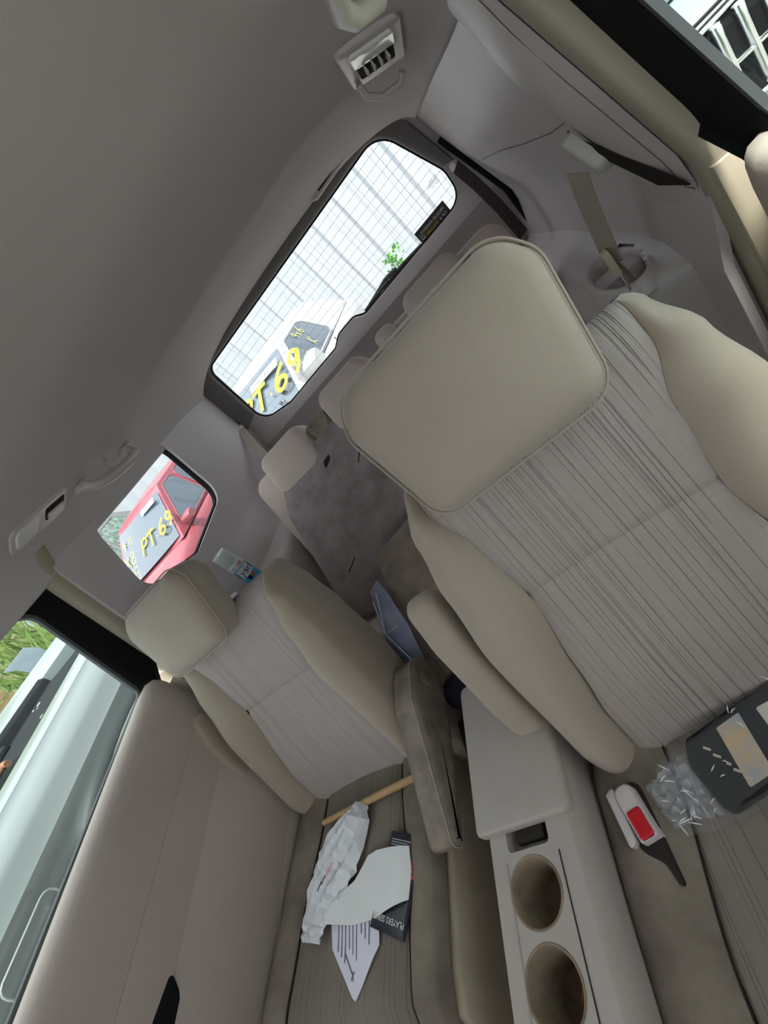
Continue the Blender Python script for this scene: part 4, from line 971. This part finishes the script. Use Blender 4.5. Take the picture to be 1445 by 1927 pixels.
# wheel arch flare and pale wheel
yc, zc_ = 1.05, -.765
arc = [(yc+.62*math.cos(a), zc_+.30*math.sin(a)) for a in np.linspace(math.radians(-5), math.radians(185), 26)]
tube('wheel_arch', [PT(-2.225, y, z) for y, z in arc], .035, M_SILVERCAR, t, n=8)
M_RIM = mat('pale_wheel_trim', (0.72, 0.76, 0.78), 0.35, spec=0.5)
pillow('wheel_arch_panel', [(yc+.605*math.cos(a), zc_+.285*math.sin(a)) for a in np.linspace(0, 2*math.pi, 40)[:-1]], [(-.05, 0), (.0, 0), (.01, .01)], lambda u, v, w: PT(-2.235+w, u, v), M_RIM, t, crown=.02)
box('bed_tail', (-3.06, -3.2, -.6), (1.6, .08, .8), M_SILVERCAR, t, bevel=.01)
box('chassis', (-3.06, -.5, -1.05), (1.3, 4.6, .20), M_BLACK, t, bevel=.01)
M_DEB = mat('pale_debris', (.55, .55, .52), .8)
tube('fuel_door', [PT(-2.222, y, z) for y, z in rpoly([(.20, -.50), (.46, -.50), (.46, -.40), (.20, -.40)], .03, 3)], .004, M_SILVERCAR, t, n=5, closed=True)
rnd = random.Random(3)
for k in range(9):
    x, y = rnd.uniform(-3.45, -2.65), rnd.uniform(1.1, 1.68); s_ = rnd.uniform(.008, .022)
    o = pillow('debris_scrap', [(s_*math.cos(a)*rnd.uniform(.6, 1), s_*math.sin(a)*rnd.uniform(.6, 1)) for a in np.linspace(0, 5.2, 6)], [(0, 0), (.004, .001)], lambda u, v, w: (x+u, y+v, -.195+.016*(y-1.04)+.07*(y-1.41)+.003+w), M_DEB, smooth=0); setp(o, 'pale scrap of debris lying in the black pickup bed', 'debris', 'debris in the pickup bed')
o = tube('rusty_clamp', [(-2.76, .86, -.178), (-2.72, .92, -.171), (-2.67, .91, -.178)], .016, mat('rusty_iron', (.30, .14, .09), .8, .6, 40), n=8); setp(o, 'small rusty clamp lying in the pickup bed', 'clamp')

# ---- grass, boards, tarp and a second car edge beyond the pickup
M_GRASSB = mat('grass_ground', (0.11, 0.17, 0.055), 0.95, 0.9, 2.5, (0.20, 0.19, 0.095), 0.8, 60)
def bank(x, y): return gz(x, y)+.02+max(0, min(1, (-x-5.6)/4.5))**1.1*4.2*max(0, min(1, (5.6-y)/1.5))*max(0, min(1, (y-1.2)/1.3))
gp_ = [[(x, y, bank(x, y)) for x in (-4.6, -5.6, -6.5, -7.5, -8.5, -9.3, -10.2, -20, -30)] for y in (-6, -2, 1, 3, 4.1, 4.6, 5.1, 5.6, 9)]
o = grid('grass_patch', gp_, M_GRASSB, smooth=0); setp(o, 'grassy ground beyond the pickup', kind='structure')
M_GRASS = mat('grass_blades', (0.13, 0.22, 0.05), 0.8, 0.8, 3, (0.24, 0.27, 0.09))
vs, fs = [], []
for k in range(14000):
    x = -5.0-rnd.random()**1.3*9; y = rnd.uniform(-.5, 6.5)
    if y > 4.4 and x > -11: continue
    z = bank(x, y); h = rnd.uniform(.15, .55); a = rnd.uniform(0, 6.28); b = rnd.uniform(0, .25); w_ = .012
    i = len(vs); dx, dy = math.cos(a)*w_, math.sin(a)*w_; ex, ey = math.cos(a+1.3)*b, math.sin(a+1.3)*b
    vs += [(x-dx, y-dy, z), (x+dx, y+dy, z), (x+ex*.4, y+ey*.4, z+h*.6), (x+ex, y+ey, z+h)]; fs += [(i, i+1, 2+i), (i+1, i+3, i+2)]
o = mesh_obj('grass', vs, fs, M_GRASS, smooth=0); setp(o, 'tall green grass growing beyond the pickup', 'grass', kind='stuff')
# right: light silver car nose with a chrome grille, close by
bx, by = 1.93, 5.0
M_PALEB = mat('pale_silver_blue_paint', (0.36, 0.42, 0.44), 0.3, spec=0.5, coat=0.3)
gc, fG, wsG = make_car('silver_car', (bx, by, -1.55), (0.0, -1), M_PALEB, 'pale silver car with upright chrome grille bars outside the near window', L=4.5, Wd=1.95, hoodz=.98, tilt=False)

def gp2(u, v, w): return (bx+u, by-2.25-w+.10*(u/.95)**2, -1.55+v)
go = rpoly([(-.88, .965), (.88, .965), (.72, .60), (-.72, .60)], [.03, .03, .09, .09], 5)
pillow('grille_recess', go, [(-.05, 0), (.035, 0), (.04, .01)], gp2, M_BLACK, gc)
tube('grille_frame', [gp2(u, v, .05) for u, v in go], .012, M_CHROME, gc, n=8, closed=True)
for k in range(19):
    u = -.765+.085*k
    pillow('grille_bar', rpoly([(u-.019, .62), (u+.019, .62), (u+.019, .955), (u-.019, .955)], .008, 2), [(.03, 0), (.055, .0), (.068, .012)], gp2, M_CHROME, gc)
pillow('grille_crossbar', rpoly([(-.72, .765), (.72, .765), (.73, .785), (-.73, .785)], .004, 2), [(.04, 0), (.062, 0), (.066, .003)], gp2, M_CHROME, gc)
pillow('bumper', rpoly([(-.95, .20), (.95, .20), (.97, .50), (.86, .57), (-.86, .57), (-.97, .50)], .06, 4), [(-.15, 0), (.06, 0), (.10, .03), (.11, .06)], gp2, M_PALEB, gc)
tube('hood_gap', [gp2(u, 1.0, .03-.02) for u in (-.85, -.4, 0, .4, .85)], .008, M_SEAM, gc, n=5)
# weed growing at the foot of the wall
t = thing('weed', (-.83, 8.9, gz(-.83, 8.9)), 'green weed growing against the white metal wall', 'plant')
tube('stem', [(-.83, 8.9, gz(-.83, 8.9)), (-.86, 8.9, -.9), (-.90, 8.88, -.62)], .012, M_LEAF, t, n=5)
vs, fs = [], []
for k in range(70):
    a, b = rnd.uniform(0, 6.28), rnd.uniform(.1, 1); px_, py_, pz_ = -.88+.20*b*math.cos(a), 8.88+.15*math.sin(a)*b, -.72+rnd.uniform(-.22, .16)
    c = rnd.uniform(0, 6.28); e = Vector((math.cos(c), math.sin(c)*.6, rnd.uniform(-.3, .8))).normalized()*.07; g_ = e.cross(Vector((.3, 1, .2))).normalized()*.025
    i = len(vs); p = Vector((px_, py_, pz_)); vs += [p, p+e*.5+g_, p+e, p+e*.5-g_]; fs.append((i, i+1, i+2, i+3))
o = mesh_obj('foliage', vs, fs, M_LEAF, t, smooth=0); o['kind'] = 'stuff'

# things on the grass beyond the pickup
M_TARP = mat('grey_tarp', (0.16, 0.185, 0.22), 0.6, 0.4, 6)
tp = [(-4.95, 2.316, .113), (-4.92, 2.571, .113), (-4.88, 2.604, .018), (-4.84, 2.58, -.12), (-4.84, 2.36, -.12), (-4.90, 2.35, .051)]
vs, fs = prism_data(tp, (-.01, 0, .012))
o = mesh_obj('tarp_sheet', vs, fs, M_TARP, smooth=20); setp(o, 'stiff grey tarp sheet poking up beyond the pickup bed', 'tarp')
for k, w_ in enumerate(('topmost', 'middle', 'lowest')):
    o = box('plank', (-5.25-.02*k, 1.25+.03*k, .05-.13*k), (.05, 2.1, .115), M_WOOD, bevel=.006); setp(o, w_+' bare yellowish plank on edge beyond the pickup, below the grass', 'plank', 'stacked planks on the grass')

# ================================================================== SMALL THINGS LYING ON THE SEATS
def cush(cx, yb, x, y):    # height of the cushion top at a point (phone-relative)
    l = yb+.05-y; return SEAT_Z+.020*(l/.56)+.004-.10*max(0, (l-.48)/.08)**2
FZ = lambda x, y: cush(-1.05, .579, x, y)
NZ = lambda x, y: cush(-.10, .404, x, y)
def sheet(nm, poly, hfun, m, n=26, th=.0006, label=None, cat=None):
    """a thin sheet of paper: polygon in (x,y) filled with a fine grid that follows hfun"""
    bm = bmesh.new(); f = bm.faces.new([bm.verts.new((x, y, 0)) for x, y in poly])
    x0, x1 = min(p[0] for p in poly), max(p[0] for p in poly); y0, y1 = min(p[1] for p in poly), max(p[1] for p in poly)
    for k in range(1, n):
        for ax, a, b in ((0, x0, x1), (1, y0, y1)):
            c = a+(b-a)*k/n; co = (c, 0, 0) if ax == 0 else (0, c, 0); no = (1, 0, 0) if ax == 0 else (0, 1, 0)
            bmesh.ops.bisect_plane(bm, geom=bm.verts[:]+bm.edges[:]+bm.faces[:], plane_co=co, plane_no=no)
    bm.verts.index_update()
    vs = [(v.co.x, v.co.y, hfun(v.co.x, v.co.y)) for v in bm.verts]; fs = [[v.index for v in f.verts] for f in bm.faces]; bm.free()
    o = mesh_obj(nm, vs, fs, m, smooth=25); refine(o, thick=th, angle=25)
    if label: setp(o, label, cat)
    return o
# printed folded letter (lowest)
M_LIL = mat('lilac_white_paper', (0.74, 0.73, 0.84), 0.8); M_INK = mat('grey_ink', (.12, .12, .15), .8); M_PINK = mat('pink_ink', (.75, .35, .33), .8)
letter_p = [(-1.110, .300), (-1.085, .300), (-.945, .285), (-.935, .225), (-.998, .150), (-1.008, .155), (-1.09, .235)]
hl = lambda x, y: FZ(x, y)+.002+.002*min(1, max(0, (y-.24)/.05))+.0016*math.sin((x+y)*40)
o = sheet('letter', letter_p, hl, M_LIL, 18, label='folded white letter with grey print, pointed corner towards the seat front', cat='paper')
for k in range(9):
    x = -1.075+.013*k; y0 = .284; y1 = .284-(.055 if k < 6 else .035)-.01*(k % 3)
    tube('print_line', [(x+.006*t, y0+(y1-y0)*t, hl(x, y0+(y1-y0)*t)+.0009) for t in (0, .5, 1)], 0, M_INK, o, flat=((0, 0, 1), .0011, .0001))
tube('print_line', [(-1.045+.03*t, .225-.035*t, hl(-1.045+.03*t, .225-.035*t)+.0009) for t in (0, .5, 1)], 0, M_INK, o, flat=((0, 0, 1), .0012, .0001))
handwriting('print_mark', 'X', (-1.018, .180, hl(-1.01, .185)+.001), (1, -.2, 0), (.2, 1, 0), .014, .001, M_INK, o, lift=.0006)
# dark booklet
M_BOOK = mat('dark_booklet_cover', (0.018, 0.018, 0.032), 0.35, spec=0.5); M_BOOKR = mat('booklet_red', (0.62, 0.03, 0.02), 0.4)
bo = Vector((-.868, .325, 0)); bu = Vector((.955, .30, 0)).normalized()  # across the cover
bu = (Vector((-.803, .383, 0))-Vector((-.903, .418, 0))).normalized(); bv = Vector((-bu.y, bu.x, 0))
bc = (Vector((-.903, .418, 0))+Vector((-.803, .383, 0)))/2
def bk(u, v, w): p = bc+bu*u+bv*v; return (p.x, p.y, FZ(p.x, p.y)+.008+w)
t = thing('booklet', tuple(bk(0, -.08, 0)), 'dark instruction booklet with red edge and white title, under the white paper', 'booklet')
pillow('cover', rpoly([(-.054, -.172), (.054, -.172), (.054, .002), (-.054, .002)], .002, 2), [(-.005, 0), (0, 0), (.0006, .0006)], bk, M_BOOK, t)
pillow('red_corner', [(.054, -.075), (.054, -.015), (.050, -.012), (.022, -.075)], [(0, 0), (.0011, 0)], bk, M_BOOKR, t, smooth=0)
for k in range(5): pillow('red_rule', [(.030+.0045*k, -.07), (.0318+.0045*k, -.07), (.0318+.0045*k+.006, -.03), (.030+.0045*k+.006, -.03)], [(.0006, 0), (.0016, 0)], bk, M_BOOK, t, smooth=0)
lit = lambda nm, s_, u, v, h, m_: text_part(nm, s_, bk(u, v, .0018), -bu, -bv, h, m_, t, lift=.0002, bold=.012)
lit('title_lettering', 'PLAYERS SERIES', .050, -.146, .0145, M_STW)
for k in range(3): pillow('small_print', [(-.045, -.012-.005*k), (.02-.012*k, -.012-.005*k), (.02-.012*k, -.0135-.005*k), (-.045, -.0135-.005*k)], [(.0006, 0), (.0012, 0)], bk, M_STW, t, smooth=0)
for k in range(4): pillow('small_print', [(-.005, -.112-.005*k), (.048-.006*k, -.112-.005*k), (.048-.006*k, -.1132-.005*k), (-.005, -.1132-.005*k)], [(.0006, 0), (.0012, 0)], bk, M_DKGREY, t, smooth=0)
# blank white paper over both
hp_ = lambda x, y: FZ(x, y)+.0125+.006*math.sin((x+.9)*34+1)+.012*max(0, (-1.03-x)/.1)-.004*max(0, (x+.86)/.03)
sheet('paper_sheet', [(-1.108, .295), (-1.02, .345), (-.985, .388), (-.955, .392), (-.842, .376), (-.836, .330), (-.842, .282), (-.935, .268), (-1.02, .265), (-1.10, .275)], hp_, M_WHITEP, 22, label='blank white paper lying across the booklet on the far seat', cat='paper')
# crumpled receipt
rnd = random.Random(11)
M_CRUM = mat('crumpled_white_paper', (0.76, 0.77, 0.80), 0.8, 0.25, 30, (0.62, 0.63, 0.68), 0.5, 60)
cen = [(-1.155, .250), (-1.150, .285), (-1.135, .325), (-1.115, .365), (-1.09, .405), (-1.06, .440), (-1.03, .475), (-1.02, .508)]
wds = [.030, .050, .066, .078, .082, .070, .046, .024]
rows = []
for i in range(29):
    q = i/28*(len(cen)-1); a = min(int(q), len(cen)-2); tt = q-a
    c = Vector(cen[a]).lerp(Vector(cen[a+1]), tt); w_ = wds[a]+(wds[a+1]-wds[a])*tt
    d = (Vector(cen[a+1])-Vector(cen[a])).normalized(); nrm = Vector((d.y, -d.x)); row = []
    for j in range(15):
        u = -1+2*j/14
        ridge = abs(((u*1.8+.35*math.sin(i*.23)) % 1.0)-.5)*2
        z = .008+.026*ridge*(1-.5*abs(u))*min(1, w_/.04)+rnd.uniform(-.0045, .0045)+.012*(1-u*u)
        p = c+nrm*(u*w_+rnd.uniform(-.002, .002)); row.append((p.x, p.y, FZ(p.x, p.y)+z))
    rows.append(row)
o = grid('crumpled_paper', rows, M_CRUM, smooth=12); refine(o, thick=.0006, angle=14)
setp(o, 'crumpled long white receipt with faint pink print on the far seat', 'paper')
for k in range(4):
    tube('faded_print', [(-1.120+.012*k, .335+.010*k, FZ(0, .33)+.042), (-1.108+.012*k, .352+.010*k, FZ(0, .35)+.043)], 0, M_PINK if k > 1 else M_INK, o, flat=((0, 0, 1), .002, .0003))
# wooden stick in the crease of the far seat
sx0, sx1 = Vector((-1.175, .500, 0)), Vector((-.775, .515, 0))
o = tube('wooden_stick', [(p.x, p.y, FZ(p.x, p.y)+.014) for p in (sx0.lerp(sx1, k/6) for k in range(7))], [.0075, .0085, .009, .0095, .0095, .010, .010], M_WOOD, n=10)
setp(o, 'thin bare wooden stick lying in the crease of the far seat', 'stick')
# torn film-wrapped black pack on the near seat
M_PACK = mat('black_pack_card', (0.004, 0.004, 0.005), 0.5, spec=0.25)
M_FILM = mat('clear_crinkled_film', (0.80, 0.82, 0.86), 0.06, alpha=0.06, spec=0.5, bump=1.0, bscale=45)
e0, e1 = Vector((-.222, .330, 0)), Vector((-.015, .385, 0))
pu = (e1-e0).normalized(); pv = Vector((-pu.y, pu.x, 0)); pc = Vector((-.115, .352, 0))
def pk(u, v, w): p = pc+pu*u+pv*v; return (p.x, p.y, NZ(p.x, p.y)+.004+w+.18*max(0, v))
t = thing('wrapped_pack', tuple(pk(0, 0, 0)), 'black pack in torn clear film lying on the near seat', 'package')
pillow('card_pack', rpoly([(-.105, -.050), (.16, -.050), (.16, .050), (-.085, .052), (-.105, .02)], .012, 3), [(0, .001), (.002, 0), (.018, 0), (.020, .003)], pk, M_PACK, t)
M_PIC = mat('pack_picture', (0.30, 0.36, 0.44), 0.3, 0.9, 22, (0.62, 0.42, 0.20), spec=0.5)
pillow('picture_panel', rpoly([(-.058, -.040), (-.020, -.040), (.004, .040), (-.036, .040)], .002, 2), [(0, 0), (.0206, 0)], pk, M_PIC, t, smooth=0)
pillow('barcode_label', rpoly([(.018, -.004), (.040, -.006), (.048, .030), (.026, .032)], .003, 2), [(0, 0), (.0208, 0)], pk, M_LTPL, t, smooth=0)
pillow('label_strip', rpoly([(.012, -.036), (.022, -.037), (.034, .006), (.024, .008)], .002, 2), [(0, 0), (.0207, 0)], pk, M_STW, t, smooth=0)
for k in range(5): tube('gold_lettering', [pk(-.070+.004*k, .030-.014*k, .0208), pk(-.064+.004*k, .022-.014*k, .0208)], 0, mat('tan_print_%s' % 'abcde'[k], (.55, .47, .36), .5), t, flat=((0, 0, 1), .0018, .0002))
rnd = random.Random(5); rows = []
for i in range(26):
    u = -.175+.34*i/25; row = []
    for j in range(17):
        v = -.058+.112*j/16; inside = 1 if u > -.115 else max(0, 1-(-.115-u)/.05)
        edge = 1-max(0, (abs(v)-.046)/.014)
        z = .0235*inside*min(1, max(0.1, edge))+rnd.uniform(0, .008)*(1.4 if u < -.10 else .45)
        row.append(pk(u, v*(1.0 if u > -.115 else .75+.25*inside)+rnd.uniform(-.003, .003), z))
    rows.append(row)
grid('clear_film', rows, M_FILM, t, smooth=8)
M_HAZE = mat('hazy_crumpled_film', (0.62, 0.64, 0.70), 0.15, alpha=0.32, spec=0.9, bump=1.0, bscale=60)
rows = []
for i in range(14):
    u = -.185+.085*i/13
    rows.append([pk(u, v+rnd.uniform(-.003, .003), (.004+rnd.uniform(0, .016))*(1 if 0 < i < 13 else .3)) for v in np.linspace(-.046+.02*(1-i/13), .046-.012*(1-i/13), 12)])
grid('crumpled_film_end', rows, M_HAZE, t, smooth=5)
M_GLINT = mat('painted_film_glint', (0.86, 0.88, 0.92), 0.2, spec=0.8)  # white slivers painted as glints along the film's creases
for k in range(34):
    u, v = (rnd.uniform(-.175, -.115), rnd.uniform(-.045, .045)) if k < 24 else (rnd.uniform(-.09, .10), rnd.uniform(-.052, .055))
    a = rnd.uniform(0, 3.1); l_ = rnd.uniform(.006, .022); zb = .012 if k < 24 else .026
    tube('film_glint', [pk(u, v, zb+rnd.uniform(0, .006)), pk(u+l_*.5*math.cos(a), v+l_*.5*math.sin(a), zb+.004), pk(u+l_*math.cos(a), v+l_*math.sin(a), zb+rnd.uniform(0, .004))], [.0004, .0009, .0003], M_GLINT, t, n=4)
# bluish plastic bag between the boards, dark bundle behind the console
M_BAG = mat('bluish_clear_bag', (0.36, 0.40, 0.58), 0.2, alpha=0.75, spec=0.8, bump=0.6, bscale=20)
bb = [(-.93, 1.02, -.79), (-.86, 1.05, -.70), (-.795, 1.04, -.655), (-.74, .95, -.66), (-.70, .83, -.70), (-.70, .70, -.80), (-.75, .68, -.86), (-.83, .80, -.85), (-.90, .92, -.83)]
rows = []
cb = sum((Vector(p) for p in bb), Vector())/len(bb)+Vector((.0, -.03, .035))
rnd = random.Random(8)
for s_ in (1, .8, .6, .42, .25, .1, .001):
    rows.append([tuple(cb+(Vector(p)-cb)*s_+Vector((0, 0, rnd.uniform(-.008, .010)*s_)))for p in bb])
o = grid('plastic_bag', rows, M_BAG, cu=True, smooth=15); setp(o, 'bluish clear plastic bag between the two carpet boards', 'bag')
for a, b in ((0, 4), (1, 5), (0, 2)): tube('bag_fold', [tuple(Vector(bb[a]).lerp(cb, .25)+Vector((0, 0, .012))), tuple(cb+Vector((0, 0, .012))), tuple(Vector(bb[b]).lerp(cb, .3)+Vector((0, 0, .012)))], .0022, mat('bag_fold_'+'abc'[a if a < 2 else 2]+str(b), (.60, .63, .78), .2), o, n=5)
rows = []
for i in range(9):
    th = math.pi*i/8
    rows.append([(-.62+.10*math.cos(2*math.pi*k/16)*math.sin(th)*(1+.15*math.sin(3*k)), .68+.055*math.sin(2*math.pi*k/16)*math.sin(th), -.86+.05*math.cos(th)) for k in range(16)])
o = grid('dark_cloth', rows, mat('navy_black_cloth', (.02, .02, .035), .7, bump=.6, bscale=40), cu=True, smooth=40); setp(o, 'dark cloth bundle stuffed behind the console', 'cloth')
